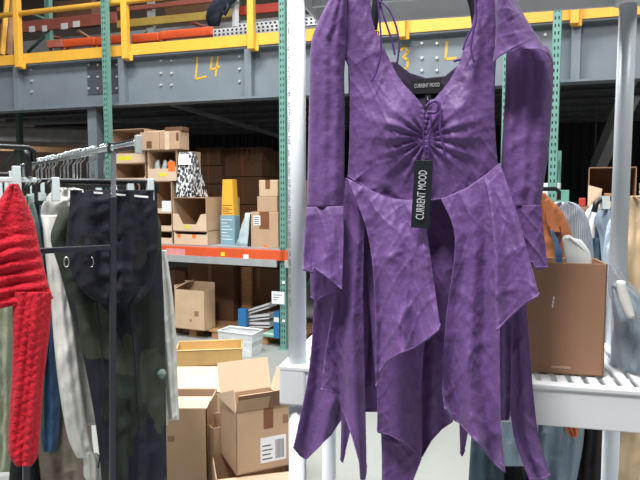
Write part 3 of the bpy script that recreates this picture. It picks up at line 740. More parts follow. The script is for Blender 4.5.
# white folded cloth sticking out of the carton, with a blue striped one
def bpx(u, v, y): c = PL(u, v, SF(0, BXF + y, 0), SF.y); return c
ol = [(562, 239), (564, 235.5), (569, 234.5), (574, 238), (581, 240), (586, 246), (590, 252), (592, 260), (591.5, 285), (569, 285), (566, 262)]
k = MB(); rings = []
for dy, sc in ((.020, .9), (.030, 1.0), (.055, .98), (.075, .85)):
    rings.append([bpx(578 + (u - 578) * sc, 270 + (v - 270) * sc + 1.2 * N3(u * .4, dy * 60, 2), dy + .006 * N3(u * .3, v * .2, 1)) for u, v in ol])
k.loft(rings, True, True)
tag(k.build('white_cloth_bundle', 'white_cloth'), 'white folded cloth sticking up out of the brown carton', 'cloth')
ol = [(551, 230), (553, 230), (558, 240), (562, 251), (563, 285), (558, 285), (555, 245)]
tag(MB().prism([bpx(u, v, .040) for u, v in ol], SF.y * .02).build('blue_striped_cloth', 'sky_cloth'), 'blue and white cloth edge tucked beside the white cloth in the carton', 'cloth')
# clear bag with denim inside, to the right
def bagrows(rows, F0, mname, name, seed, n=40, nv=40, dep=.09, amp=.010, cy=.16, parent=None, caps=True):
    k = MB(); rings = []
    for i in range(nv + 1):
        s = i / nv; vv, a_, b_, dd = catmull(rows, s)
        pl = (bagp(a_, vv) - SF.o).dot(SF.x); pr = (bagp(b_, vv) - SF.o).dot(SF.x); z = max(bagp(a_, vv).z, ZT1 + .001)
        ring = []
        for j in range(n):
            a = 2 * pi * j / n
            dx = (pr - pl) / 2 * cos(a) * (1 + amp * 4 * N3(cos(a) * 2, sin(a) * 2 + s * 5, seed))
            ring.append(SF((pl + pr) / 2 + dx, cy + dep * dd * sin(a) + amp * 2 * N3(3 * cos(a), 6 * s, seed + 5), max(z + amp * .6 * N3(cos(a) * 3, s * 9, seed + 2), ZT1 + .001)))
        rings.append(ring)
    k.loft(rings, True, caps)
    return k.build(name, mname, parent)
def bagp(u, v): return PL(u, v, SF(0, .16, 0), SF.y)
bagrows([(268, 610, 619, .2), (280, 609, 628, .6), (300, 611, 648, .9), (330, 612, 664, 1), (360, 609, 668, 1), (378, 611, 664, .9), (386, 614, 660, .8)], SF, 'clear_bag', 'plastic_bag', 3, n=64, nv=64, amp=.016)
bg = [o for o in bpy.data.objects if o.name == 'plastic_bag'][0]; tag(bg, 'clear plastic bag of clothing slumped on the white shelf at the right edge', 'bag')
o = bagrows([(284, 613, 624, .3), (302, 612.5, 645, .75), (335, 613.5, 655, .85), (365, 612, 658, .85), (382, 614, 654, .7)], SF, 'denim_grey', 'folded_jeans', 8, amp=.014, dep=.075); tag(o, 'folded grey blue denim inside the clear plastic bag', 'jeans')
k = MB(); rings = []
for i in range(12):
    s = i / 11; c = PL(lerp(621, 631, s ** 1.5), lerp(281, 318, s), SF(0, .055, 0), SF.y)
    rings.append([c + SF.x * .009 * cos(a) * (1 + .4 * sin(s * 3)) + SF.y * .012 * sin(a) for a in [2 * pi * j / 10 for j in range(10)]])
k.loft(rings, True, True); tag(k.build('cream_garment', 'cream_cloth'), 'cream rolled garment seen at the top of the clear plastic bag', 'garment')

# ================================================================== the purple dress
DRN = -SF.y
dr = empty('dress', SF(.30, -.1, fp(420, 480, .1).z), 'purple long sleeved handkerchief hem dress hanging on the white shelving', 'dress')
def crumple(u, v, sd, amp=1.0):
    a = N3(u * .045 + sd, v * .011, sd * 1.7) * .0075
    u0, v0 = u, v; u = u + 16 * N3(u0 * .014, v0 * .010, sd + 20); v = v + 26 * N3(u0 * .012, v0 * .009, sd + 31)
    q = u * .8 + v * .25; r = v * .8 - u * .3
    b = ridge(q * .030 + sd * 3, r * .022, sd) ** 3 * .0048
    c = ridge((u - v * .55) * .05 + sd, (v + u * .5) * .013, sd + 9) ** 4 * .0032
    d = N3(u * .16, v * .12, sd + 4) * .0016
    e = ridge((u * .75 + v * .65) * .055 + sd, (v * .75 - u * .65) * .014, sd + 2) ** 5 * .0022
    f = ridge((u * .97 - v * .25) * .09 + sd, (v * .97 + u * .25) * .022, sd + 6) ** 6 * .0016
    return (a * 1.2 + b + c + d + e + f) * amp
def sheet(name, parent, rows, off, fold=(0, 0, 0), seed=1, nu=56, nv=80, bulge=0, m='purple_cloth', amp=1.0, extra=None, hem=True, plane=None, solid=.0014, grow=1.0, flare=0):
    pl = plane or fp
    ring = []
    for j in range(nv + 1):
        s = j / nv; row = []
        for i in range(nu + 1):
            t = i / nu
            u, v = catmull([ip(r, t) for r in rows], s)
            o = off + flare * s + bulge * sin(pi * t) ** .7 + fold[0] * (s ** grow) * sin(2 * pi * fold[1] * t + fold[2] + 1.3 * N3(s * 2.0, t * 2, seed))
            o += crumple(u, v, seed, amp) * (.55 + .45 * s)
            if extra: o += extra(u, v, t, s)
            row.append(pl(u, v, o))
        ring.append(row)
    k = MB(); k.loft(ring)
    if hem:
        k.tube([p + DRN * .0006 for p in ring[-1]], .0014, 6)
    return k.build(name, m, parent, solid=solid)
def rows2(*a): return [[(0, l, v0), (1, r, v1)] for (l, v0, r, v1) in a]
# back panel: dark inside behind the neckline
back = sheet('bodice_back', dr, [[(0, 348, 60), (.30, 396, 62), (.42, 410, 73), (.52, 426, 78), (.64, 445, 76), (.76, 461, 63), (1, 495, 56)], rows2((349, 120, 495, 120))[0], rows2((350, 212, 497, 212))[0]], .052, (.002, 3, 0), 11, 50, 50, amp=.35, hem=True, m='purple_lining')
lbl = MB().prism([fp(u, v, .0565) for u, v in ((411, 79.5), (441, 78.5), (441.5, 93), (412, 94))], DRN * .001).build('neck_label', 'black_label', dr)
def onpx(u0, v0, off, ang, px=None):
    o = fp(u0, v0, off); ca, sa = cos(ang), sin(ang)
    def fn(x, y, l): return o + SF.x * (x * ca - y * sa) + V((0, 0, 1)) * (x * sa + y * ca) + DRN * l
    return fn
text('CURRENT MOOD', .0125, 'foil_print', 'lettering', lbl, onpx(427, 85.6, .0577, .02), .55)
sl = MB().prism([fp(u, v, .0565) for u, v in ((425, 95), (431, 95), (430.5, 103), (425.5, 103))], DRN * .001).build('size_label', 'black_label', dr)
text('L', .011, 'foil_print', 'lettering', sl, onpx(428, 98.5, .0577, 0), .8)
# front bodice halves with gathers pulling to the centre
def gather(cx, cy, sgn):
    def f(u, v, t, s):
        dx, dy = (u - cx), (v - cy); r = sqrt(dx * dx + dy * dy) + 1; ph = atan2(dy, abs(dx) + 2)
        g = max(0, 1 - r / 78) * min(1, r / 14)
        q = ph * 9.0 + .6 * N3(r * .03, ph * 2, 5)
        val = g * .0085 * (1 - abs(sin(q))) ** .8 * 1.0
        # bust fullness
        val += .022 * math.exp(-(((abs(dx) - 34) / 26) ** 2 + ((v - 125) / 34) ** 2))
        # ruched casing lumps at the very centre
        c = max(0, 1 - abs(dx) / 7); val += c * .003 * sin(v * 1.25)
        return val
    return f
bl = sheet('bodice_front', dr, [
    [(0, 338, -10), (1, 369, -10)], [(0, 339, 22), (1, 373, 24)], [(0, 343, 52), (1, 384, 48)], [(0, 349, 70), (.5, 372, 66), (1, 399, 78)], [(0, 350, 96), (1, 424, 109)],
    [(0, 350, 130), (1, 426, 137)], [(0, 349, 158), (1, 425, 170)], [(0, 348, 176), (.25, 357, 182), (.5, 373, 192), (.75, 395, 200), (1, 425, 201)]], .112, (.003, 2, 1), 21, 84, 120, bulge=.012, amp=.62, extra=gather(426, 138, -1))
brt = sheet('bodice_front', dr, [
    [(0, 474, -10), (1, 497, -10)], [(0, 474.5, 15), (1, 497.5, 20)], [(0, 464, 50), (1, 496.5, 48)], [(0, 450, 80), (1, 495, 75)], [(0, 428, 109), (1, 494.5, 105)],
    [(0, 424, 137), (1, 495.5, 135)], [(0, 424, 168), (1, 497, 158)], [(0, 424, 201), (.3, 446, 198), (.6, 468, 188), (1, 499, 166)]], .112, (.003, 2, 2), 23, 84, 120, bulge=.012, amp=.62, extra=gather(425, 138, 1))
# sleeves
def tubepart(name, parent, rows, off, dep, seed, n=44, nv=80, m='purple_cloth', amp=1.0, plane=None, kf=3, fa=.004, bottom=None, solid=.0014, hem=True, crum=None):
    pl = plane or fp; rings = []
    cr_ = crum or crumple
    for j in range(nv + 1):
        s = j / nv; L, Rr, vv, vR = catmull([(r[1], r[2], r[0], r[3] if len(r) > 3 else r[0]) for r in rows], s); ring = []
        for i in range(n):
            a = 2 * pi * i / n; c_, s_n = cos(a), sin(a)
            u = (L + Rr) / 2 + (Rr - L) / 2 * c_; v = lerp(vv, vR, (c_ + 1) / 2)
            d = dep * (abs(s_n) ** .8) * (1 if s_n > 0 else -1)
            d += fa * sin(kf * 2 * pi * (c_ + 1) / 2 + seed + 1.5 * N3(s * 3, seed, 0)) * (1 if s_n > 0 else .3) * abs(s_n)
            if s_n > 0: d += cr_(u, v, seed, amp) * abs(s_n)
            ring.append(pl(u, v, off + d))
        rings.append(ring)
    k = MB(); k.loft(rings, True)
    if hem: k.tube(rings[-1], .0013, 6, True)
    return k.build(name, m, parent, solid=solid)
lsv = tubepart('sleeve', dr, [(-12, 333, 347), (0, 329, 347), (12, 323, 347), (24, 317.5, 347), (38, 312.5, 346), (55, 310.5, 345.5), (75, 310, 344), (120, 309, 344.5), (170, 308, 344), (207, 307, 343)], .115, .030, 31, amp=.7, hem=False, fa=.003)
sheet('cuff', lsv, [rows2((306.5, 207, 343.5, 206))[0], rows2((304.5, 240, 343.5, 240))[0], [(0, 303, 269.5), (.26, 312.5, 272.5), (.3, 313.5, 268), (.34, 315, 267.5), (.65, 326, 276), (1, 342, 289)]], .142, (.010, 1.6, 1.9), 33, 50, 50, amp=.9, flare=.03)
sheet('cuff', lsv, [rows2((307, 207, 343, 206))[0], rows2((309, 240, 343, 240))[0], [(0, 311, 297), (.3, 317, 300), (1, 343, 285)]], .105, (.005, 1.2, .3), 34, 40, 40, amp=.6)
cap = sheet('sleeve', dr, [[(0, 494, -12), (1, 513, -12)], [(0, 495, 4), (1, 518, 4)], [(0, 496, 22), (1, 528, 22)], [(0, 495.5, 42), (1, 540, 41)], [(0, 493, 63), (.16, 499, 57), (.25, 507, 52.5), (.5, 524, 49), (.72, 538, 49), (.9, 548, 53), (1, 552.5, 62)]], .118, (.004, 2, .5), 41, 60, 70, bulge=.048, amp=.9, hem=False)
rsv = tubepart('lower_sleeve', cap, [(46, 508, 546), (54, 506.5, 551), (66, 506, 553), (100, 505, 552), (150, 502, 548.5), (180, 501, 544), (206, 500, 540.5)], .078, .026, 43, amp=.8, hem=False)
sheet('cuff', rsv, [rows2((500, 206, 541, 205))[0], rows2((501, 235, 544, 235))[0], [(0, 506, 250), (.5, 527, 261), (.62, 533, 262), (.66, 535, 267), (1, 547.5, 267)]], .105, (.008, 1.7, .4), 44, 50, 50, amp=1)
sheet('cuff', rsv, [rows2((500, 206, 541, 205))[0], rows2((501, 235, 543, 235))[0], [(0, 506, 250), (.5, 527, 261), (.75, 538, 269), (1, 544, 268)]], .08, (.004, 1.4, 2), 45, 40, 40, amp=.6)
# skirt, back layers first
SK = lambda rows, off, fold, sd, amp=1.0, nm='skirt_panel', nu=56, nv=100, **k: sheet(nm, dr, rows, off, fold, sd, nu, nv, amp=amp, **k)
SK([rows2((352, 196, 496, 196))[0], rows2((355, 300, 490, 300))[0], [(0, 362, 411), (.12, 378, 411), (.5, 424, 411), (1, 478, 405)]], .046, (.003, 3, 0), 51, .5, 'skirt_back')
# far left dark panel
SK([rows2((326, 205, 372, 205))[0], rows2((315, 295, 370, 290))[0], rows2((309, 370, 368, 350))[0], [(0, 293.5, 447), (.14, 300, 455), (.22, 306, 459), (.4, 318, 447), (.62, 331, 434), (.78, 341, 419), (1, 364, 395)]], .064, (.013, 2, 2.1), 53, .9)
SK([rows2((336, 350, 360, 350))[0], rows2((341, 415, 353, 415))[0], [(0, 340.5, 459), (.5, 342.5, 462), (1, 345, 452)]], .064, (.003, 1, 0), 54, .4, 'skirt_point', 20, 40)
SK([rows2((458, 380, 474, 380))[0], rows2((459.5, 425, 469, 425))[0], [(0, 460.5, 452), (.5, 462, 455.5), (1, 464.5, 450)]], .060, (.002, 1, 0), 55, .4, 'skirt_point', 20, 40)
# right-centre dark layer between the two big front points
SK([rows2((412, 250, 456, 250))[0], rows2((414, 350, 456, 350))[0], [(0, 412, 462), (.25, 422, 456), (.45, 431, 440), (.7, 441, 429), (1, 452.5, 421)]], .058, (.006, 2.2, 1.0), 56, .7)
SK([rows2((376, 340, 420, 340))[0], rows2((381, 430, 422, 430))[0], [(0, 382, 484), (.3, 392, 482), (.75, 412, 481), (1, 421, 458)]], .072, (.010, 1.4, .7), 57, .9)
SK([rows2((418, 196, 462, 190))[0], rows2((420, 240, 458, 240))[0], rows2((424, 330, 450, 330))[0]], .066, (.004, 1.3, 2.5), 58, .5, hem=False)
# left-centre lower front point
SK([rows2((366, 250, 430, 250))[0], rows2((373, 350, 424, 350))[0], rows2((377, 395, 421, 395))[0], [(0, 377.5, 427), (.04, 378, 432), (.3, 390, 434.5), (.7, 409, 445), (1, 421.5, 457)]], .080, (.013, 1.3, 3.6), 61, .9, flare=.02)
# right lower tail
SK([rows2((500, 240, 524, 250))[0], rows2((506, 340, 529, 340))[0], rows2((510, 405, 534, 400))[0], rows2((515, 440, 539, 438))[0], [(0, 529, 479), (.75, 545, 478), (1, 550, 474)]], .086, (.008, 1.6, 1.2), 62, .9)
SK([rows2((488, 240, 512, 240))[0], rows2((496, 330, 512, 330))[0], [(0, 499, 414), (.2, 501, 419.5), (.8, 508, 419.5), (1, 510, 414)]], .098, (.006, 1, .3), 63, .7)
# left panel with the long straight point
SK([rows2((343, 177, 366, 185))[0], rows2((341, 230, 364, 240))[0], rows2((333, 300, 363, 300))[0], rows2((326, 350, 364, 345))[0], [(0, 321, 389), (.18, 330, 391), (.36, 338, 394.5), (.5, 346, 418), (.62, 353, 437), (.76, 360, 462), (.86, 361, 479), (.97, 365, 479), (1, 366.5, 465)]], .112, (.018, 1.5, 1.2), 64, 1.0, flare=.03)
# big overlay points in front
SK([[(0, 347, 178), (.3, 362, 186), (.6, 388, 198), (1, 425, 202)], rows2((368, 235, 427, 232))[0], rows2((375, 300, 435, 290))[0], [(0, 376, 386), (.12, 381, 369), (.24, 388, 360), (.4, 400, 353), (.62, 415, 347), (.84, 430, 337), (.96, 438, 330), (1, 440, 324)]], .138, (.018, 1.9, 3.3), 65, 1.15, flare=.06, nu=80)
SK([[(0, 441, 199), (.5, 466, 189), (1, 494, 169)], rows2((455, 240, 500, 235))[0], rows2((446, 320, 500, 310))[0], rows2((442.5, 385, 500, 380))[0], [(0, 445, 408), (.1, 452, 418.5), (.2, 459, 422), (.5, 480, 445), (.8, 496, 464), (.95, 505, 471.5), (1, 501, 463)]], .136, (.018, 1.8, 2.6), 66, 1.1, flare=.05, nu=80)
SK([[(0, 484, 176), (1, 500, 163)], rows2((490, 205, 514, 205))[0], rows2((494, 250, 526, 247))[0], [(0, 496.5, 330), (.35, 508, 318), (.7, 525, 303), (.92, 537, 296.5), (1, 538.5, 293)]], .146, (.012, 1.3, 1.0), 67, .9, flare=.055)
# waist seam, shoulder seams, ties and straps
def cord(name, pts, off, r=.0016, m='purple_cord', par=None):
    q = [(u, v, (o[0] if o else off)) for (u, v, *o) in pts]; k = MB()
    k.tube([fp(*catmull(q, i / 24)) for i in range(25)], r, 8); return k.build(name, m, par or dr)
cord('drawstring', [(424, 112), (423.5, 135), (425, 160)], .150, .0018)
cord('drawstring', [(428, 106), (431, 122), (429, 140), (428.5, 160)], .150, .0018)
cord('drawstring', [(430, 104), (436, 101), (441, 112), (440, 130), (444, 150), (444.5, 159)], .155, .0024)
cord('drawstring', [(426, 107), (432, 101), (439, 104), (436, 112), (428, 112)], .150, .0032)
cord('shoulder_strap', [(377, -8), (379, 12), (381, 40), (380, 58), (376, 72), (371, 82)], .145, .0019)
cord('shoulder_strap', [(378, -4), (383, 14), (391, 38), (395, 55)], .134, .0021)
cord('shoulder_strap', [(379, 1), (388, 8), (396, 26), (399, 45), (397, 64)], .139, .0020)
cord('shoulder_strap', [(479, -8), (475, 8), (476, 20), (472, 28), (466, 40), (463, 50)], .139, .0019)
cord('shoulder_strap', [(474, -8), (476, 10), (475.5, 22), (473, 32), (471, 48), (474, 62)], .147, .0022)
cord('bow_end', [(453.5, 61), (457, 60), (461, 59)], .145, .0032)
# hang tag
cs = [(408.5, 159.5), (430.5, 160.2), (431.5, 162), (428.5, 228), (427, 229), (411.5, 227), (410.5, 226), (407.5, 161)]
cs = [(414.8, 160), (433.2, 160.6), (429.5, 229), (410.8, 227.4)]
tg = MB().prism([fp(u, v, .190 if v < 200 else .188) for u, v in cs], DRN * .0012).build('hang_tag', 'tag_black', dr, bevel=.0006)
tagdir = radians(90) - .055
text('CURRENT MOOD', .0232, 'foil_print', 'lettering', tg, onpx(421.8, 195, .1915, tagdir), .53)
k = MB().tube([fp(*p) for p in ((426, 150, .15), (425, 156, .182), (424.6, 163, .1925))], .0009, 6); k.build('tag_string', 'ink_black', tg)
# hanger, hooked over the front of the upper shelf
hk = empty('hanger', fp(425, -20, .1), 'black plastic hanger inside the dress with a small gold stud', 'hanger')
k = MB()
for sg in (-1, 1):
    pts = [(425 + sg * x, y) for x, y in ((0, -46), (24, -40), (44, -12), (50, 14), (51.5, 38))]
    rings = []
    for i in range(17):
        u, v = catmull(pts, i / 16); c = fp(u, v, .075); hw = .016 * (1 if i < 15 else .5)
        rings.append([c + V((0, 0, 1)) * hw * cos(a) + SF.x * hw * .45 * cos(a) * sg + DRN * .007 * sin(a) for a in [2 * pi * j / 10 for j in range(10)]])
    k.loft(rings, True, True)
k.build('arm', 'black_plastic', hk)
zt_l = UZ0 + .086
pb_ = fp(425, -46, .075); x0 = (pb_ - SF.o).dot(SF.x)
k = MB().tube([SF(x0, -.075, pb_.z), SF(x0, -.075, pb_.z + .03), SF(x0, -.06, zt_l - .02), SF(x0, -.045, zt_l + .012), SF(x0, -.02, zt_l + .02), SF(x0, -.012, zt_l + .004)], .0022, 8); k.build('hook', 'chrome', hk)
rp = fp(376.5, 33, .0905); k = MB().tube([rp + SF.x * .0045 * cos(a) + V((0, 0, 1)) * .0045 * sin(a) for a in [2 * pi * j / 14 for j in range(14)]], .0016, 6, True); k.build('gold_stud', 'gold', hk)
# ================================================================== left clothes rack
R0 = P(113.5, 148, 2.2); RD = V((-.585, .81, 0)).normalized(); RNn = V((.81, .585, 0)).normalized()
def gp(t, side=0):
    def f(u, v, off=0): return PL(u, v, R0 + RD * (t - off), RD)
    return f
ck = empty('clothes_rack', V((R0.x, R0.y, 0)), 'dark metal clothes rack with chrome rail and cross bar holding the black trousers', 'clothes rack')
GR = Fr((R0.x, R0.y, 0), RNn)     # x across the end frame, y back along the rail
ZR = R0.z
LEAN = -.030
LW = -.295                          # second post of the end frame
for y in (0, 1.75):
    for x in (0, LW):
        zc = P(113, 197, 2.2).z if x == 0 else P(80, 247, 2.2).z + .01
        def lean(r0, za, zb): return MB().hexa([GR(x + LEAN * (ZR - z) + a, y + b, z) for z in (za, zb) for b in (-r0, r0) for a in (-r0, r0)])
        lean(.0105, .07, zc).build('post', 'post_dark', ck, bevel=.003)
        if x == 0: lean(.008, zc, ZR - .012).build('post_extension', 'chrome', ck, bevel=.002)
        k = MB().tube([GR(x + LEAN * ZR, y - .03, .035), GR(x + LEAN * ZR, y + .03, .035)], .035, 14); k.build('caster', 'black_plastic', ck)
    zb = P(80, 247, 2.2).z
    MB().box(GR, LW, -.015, y - .009, y + .009, zb - .010, zb + .010).build('cross_bar', 'post_dark', ck, bevel=.003)
    MB().box(GR, LW + LEAN * 1.8, LEAN * 1.8, y - .012, y + .012, .09, .115).build('cross_bar', 'post_dark', ck, bevel=.003)
for x in (0,):
    k = MB().tube([GR(x, -.255, ZR), GR(x, 1.80, ZR)], .0135, 12); r_ = k.build('rail', 'chrome', ck)
    MB().box(GR, x - .015, x + .015, -.004, .03, ZR - .02, ZR + .02).build('rail_clamp', 'post_dark', r_, bevel=.003)
    MB().box(GR, x - .009 + LEAN * 1.8, x + .009 + LEAN * 1.8, 0, 1.75, .09, .115).build('base_bar', 'post_dark', ck)
MB().box(GR, -.010, .010, -.275, -.255, ZR - .034, ZR + .026).build('end_cap', 'galv', ck, bevel=.003)
MB().box(GR, -.011, .011, -.25, -.03, ZR - .0155, ZR + .0155).build('rail_sleeve', 'post_dark', ck, bevel=.004)
# hangers ---------------------------------------------------------
def hanger(x, y, half, label, drop=.10, rot=0, grp=None, clips=True, m='black_plastic', Fg=None, zr=None):
    F = Fg or GR; z = ZR if zr is None else zr
    e = empty('clip_hanger', F(x, y, z - drop), label, 'hanger', grp)
    k = MB().tube([F(x - .016, y, z + .001)] + [F(x + .0185 * cos(a), y, z + .002 + .0185 * sin(a)) for a in [pi - pi * i / 10 for i in range(11)]] + [F(x + .017, y, z - .02), F(x, y, z - .04), F(x, y, z - drop + .01)], .0030 if clips is not True else .0024, 8)
    k.build('hook', 'chrome', e)
    zb = z - drop
    k = MB().tube([F(x - half, y, zb - .045), F(x - half, y, zb - .012), F(x - half + .014, y, zb), F(x + half - .014, y, zb), F(x + half, y, zb - .012), F(x + half, y, zb - .045)], .0085, 8)
    k.build('bar', m, e)
    if clips:
        for sg in (-1, 1):
            xx = x + sg * half * .86
            MB().hexa([F(xx + a, y + b, c) for c in (zb - .075, zb + .012) for b in (-.014, .014) for a in (-.013, .013)]).build('clip', 'clip_clear', e, bevel=.003)
    return e
hanger(0, .12, .205, 'black clip hanger holding the black trousers by their waistband', .118)
bh = 'black plastic clip hangers crowded along the rack rail'
lb = 'black plastic clip hanger crowded on the chrome rail behind the white top'
for i in range(26):
    hanger(0 + random.uniform(-.012, .012), .25 + i * .056, .205, lb, .112 + random.uniform(0, .02), grp=bh, clips=i in (2, 6, 11))
# second rail's hangers
hx = [(.10, 'nearest'), (.30, 'x')]
# ---- garments -------------------------------------------------
def softcr(u, v, sd, amp=1.0):
    return (N3(u * .05 + sd, v * .012, sd) * .016 + ridge(u * .05 + v * .03, v * .02 - u * .02, sd) ** 3 * .010 + N3(u * .15, v * .09, sd) * .003) * amp
def garment(name, label, cat, rows, t, dep, m, seed, amp=1.0, kf=2, fa=.008, parent=None, nv=60, n=44):
    o = tubepart(name, parent, rows, 0, dep, seed, n, nv, m, amp, gp(t), kf, fa, solid=.003, hem=False, crum=softcr)
    if parent is None: tag(o, label, cat)
    return o
tr = garment('trousers', 'black clipped trousers folded over at the front of the rack', 'trousers', [(190, 70.5, 157), (205, 70, 157), (235, 67, 158.5), (258, 68, 157), (278, 74, 153), (292, 84, 148), (303, 100, 136)], .13, .035, 'navy_fabric', 3, 2.2, 4, .018)
for (uc, vc, ru, rv) in ((87, 247, 9, 15), (137, 252, 10, 18)):
    k = MB(); rg = [gp(.13)(uc + ru * cos(a), vc + rv * sin(a), .052) for a in [2 * pi * j / 20 for j in range(20)]]
    k.prism(rg, -RD * .003); k.build('pocket', 'black_cloth', tr)
for (u, v) in ((66.5, 262), (91, 262)):
    k = MB(); c = [gp(.13)(u + 2.4 * cos(a), v + 5 * sin(a), .055) for a in [2 * pi * j / 14 for j in range(14)]]; k.tube(c, .0025, 6, True); k.build('metal_ring', 'chrome', tr)
MB().prism([gp(.13)(u, v, .04) for u, v in ((82, 190.5), (148, 196), (148, 198), (82, 192.5))], -RD * .002).build('waistband_edge', 'white_cloth', tr)
cc = garment('patchwork_coat', 'long dark green and navy patchwork coat hanging behind the black trousers', 'coat', [(206, 62, 150), (222, 55, 160), (240, 51, 161), (270, 60, 162), (300, 68, 163.5), (350, 82, 165), (400, 92, 165.5), (440, 98, 166), (490, 103, 167)], .25, .05, 'patchwork', 5, 1.9, 4, .020, nv=80)
for u0 in (98, 130):
    k = MB(); q = [gp(.24)(u0 + 6 * sin(v * .02), v, .072) for v in range(300, 480, 12)]; k.tube(q, .003, 6); k.build('seam', 'black_cloth', cc)
k = MB(); c = gp(.24)(162, 374, .05); k.loft([[c + V((.02 * cos(a) * cos(b), .015 * sin(b), .022 * sin(a) * cos(b))) * (1 + .3 * N3(5 * a, 5 * b)) for a in [2 * pi * j / 12 for j in range(12)]] for b in [-1.5 + 3 * i / 6 for i in range(7)]], True, True)
k.build('pompom', 'greygreen', cc)
jk = garment('cream_jacket', 'cream cotton jacket hanging behind the dark patchwork coat', 'jacket', [(189, 60, 72), (197, 48, 84), (212, 41, 120), (240, 47, 150), (280, 52, 166), (330, 56, 168), (380, 60, 168), (425, 66, 168)], .42, .045, 'cream_cloth', 7, 1.8, 3, .014)
garment('sleeve', '', '', [(215, 41, 66), (250, 47, 70), (300, 51, 71), (350, 55, 77), (400, 61, 83), (440, 69, 90), (458, 78, 95)], .315, .04, 'cream_cloth', 8, 1.3, 2, .008, jk)
garment('cuff', '', '', [(453, 83, 97), (462, 84, 102), (475, 84, 103), (482, 88, 102)], .30, .035, 'cream_cloth', 9, .6, 3, .006, jk, 20)
garment('sleeve', '', '', [(250, 156, 166), (300, 158, 173), (340, 161, 176), (385, 166, 177.5), (420, 169, 179)], .36, .035, 'cream_cloth', 10, 1.2, 2, .008, jk)
garment('white_blouse', 'white top on the rack just left of the black trousers', 'top', [(188, 62, 74), (192, 52, 86), (205, 44, 90), (240, 44, 92), (300, 50, 95)], .52, .035, 'white_cloth', 12, 1.0, 3, .008)
garment('denim_garment', 'blue denim garment squeezed between the red sweater and cream jacket', 'denim garment', [(205, 40, 62), (240, 39, 60), (300, 40, 58), (360, 40, 58), (400, 40, 60), (440, 42, 58), (452, 44, 54)], .56, .04, 'denim', 13, 1.1, 2, .008)
garment('taupe_garment', 'taupe cotton garment hanging low behind the cream jacket sleeve', 'garment', [(350, 45, 88), (400, 42, 90), (440, 38, 92), (470, 40, 96), (484, 42, 96)], .66, .06, 'taupe', 15, 1.5, 4, .014)
# second rail: red sweater and its neighbours
garment('grey_green_blouse', 'grey green top hanging just behind the red sweater', 'top', [(196, 22, 30), (210, 12, 36), (240, 8, 41), (300, 8, 46), (400, 8, 44), (430, 8, 44)], .50, .04, 'greygreen', 17, 1, 3, .008)
garment('black_blouse', 'black top hanging between the grey green top and the denim', 'top', [(186, 24, 36), (200, 16, 42), (230, 12, 47), (300, 12, 48), (420, 12, 48), (470, 10, 60), (490, 8, 70)], .70, .04, 'black_cloth', 18, 1, 3, .008)
garment('sage_garment', 'sage green fringed garment at the left edge behind the red sweater', 'garment', [(260, -20, 14), (320, -20, 13), (400, -20, 12), (450, -20, 11), (472, -20, 9)], .36, .045, 'sage', 19, 1.2, 4, .01)
def kn(u, v, sd, amp=1):
    return (sin(v * .52 + .5 * sin(u * .12) + u * .10) * .0065 * min(1, max(0, (v - 215) / 40)) + .012 * N3(u * .06, v * .03, sd) + .003 * N3(u * .4, v * .4, sd)) * amp
def kn2(u, v, sd, amp=1):
    return (sin((u + .12 * v) * .8) * .004 + sin(v * .75 + u * .4) * .0016 + .008 * N3(u * .06, v * .02, sd)) * amp
sw = tubepart('red_sweater', None, [(184, 10.5, 18), (190, 6, 21), (200, 0, 26, 202), (220, -14, 33), (245, -22, 38.5), (270, -24, 44), (292, -24, 50), (302, -22, 51, 299), (312, -16, 26, 302)], 0, .05, 24, 56, 90, 'red_knit', 1.3, gp(-.12), 2, .006, solid=.004, hem=False, crum=kn)
tag(sw, 'chunky red knitted sweater hanging at the left edge of the photo', 'sweater')
tubepart('sleeve', sw, [(292, 14, 51), (320, 13, 50), (350, 13, 47), (380, 12, 43), (410, 10, 41), (440, 9, 39), (456, 10, 37), (466, 17, 31)], 0, .045, 25, 50, 90, 'red_knit', 1.2, gp(-.14), 2, .006, solid=.004, hem=False, crum=kn2)
R2X = -.49
ck2 = empty('clothes_rack', GR(R2X, .6, 0), 'clothes rack at the left edge carrying the red sweater', 'clothes rack')
zr3 = gp(-.12)(14, 131).z
MB().tube([GR(R2X, -.25, zr3), GR(R2X, 1.3, zr3)], .013, 10).build('rail', 'chrome', ck2)
for y in (-.22, 1.27):
    MB().box(GR, R2X - .012, R2X + .012, y - .012, y + .012, .03, zr3 - .01).build('post', 'post_dark', ck2, bevel=.003)
    MB().box(GR, R2X - .2, R2X + .16, y - .012, y + .012, 0, .03).build('foot', 'post_dark', ck2, bevel=.003)
e = hanger(R2X, -.12, .20, 'black hanger with clear clip holding up the red sweater', zr3 - gp(-.12)(14, 147).z, clips=False, zr=zr3)
c = gp(-.13)(17, 190, 0)
MB().tube([gp(-.12)(25, 150), gp(-.12)(28, 157), gp(-.12)(28.5, 176)], .011, 8).build('arm_end', 'black_plastic', e)
MB().box(Fr(c, GR.x), -.012, .012, -.012, .012, -.03, .075).build('clip', 'clip_clear', e, bevel=.003)
MB().box(Fr(gp(-.12)(2, 181, 0), GR.x), -.16, .10, -.004, .004, -.004, .012).build('lower_bar', 'clip_clear', e, bevel=.003)
lb2 = 'dark hanger on the left edge rack behind the red sweater'
for i in range(6): hanger(R2X + .01 * (i % 2), .10 + i * .17, .2, lb2, .13 + .01 * (i % 3), grp='hangers on the left edge rack', zr=zr3)

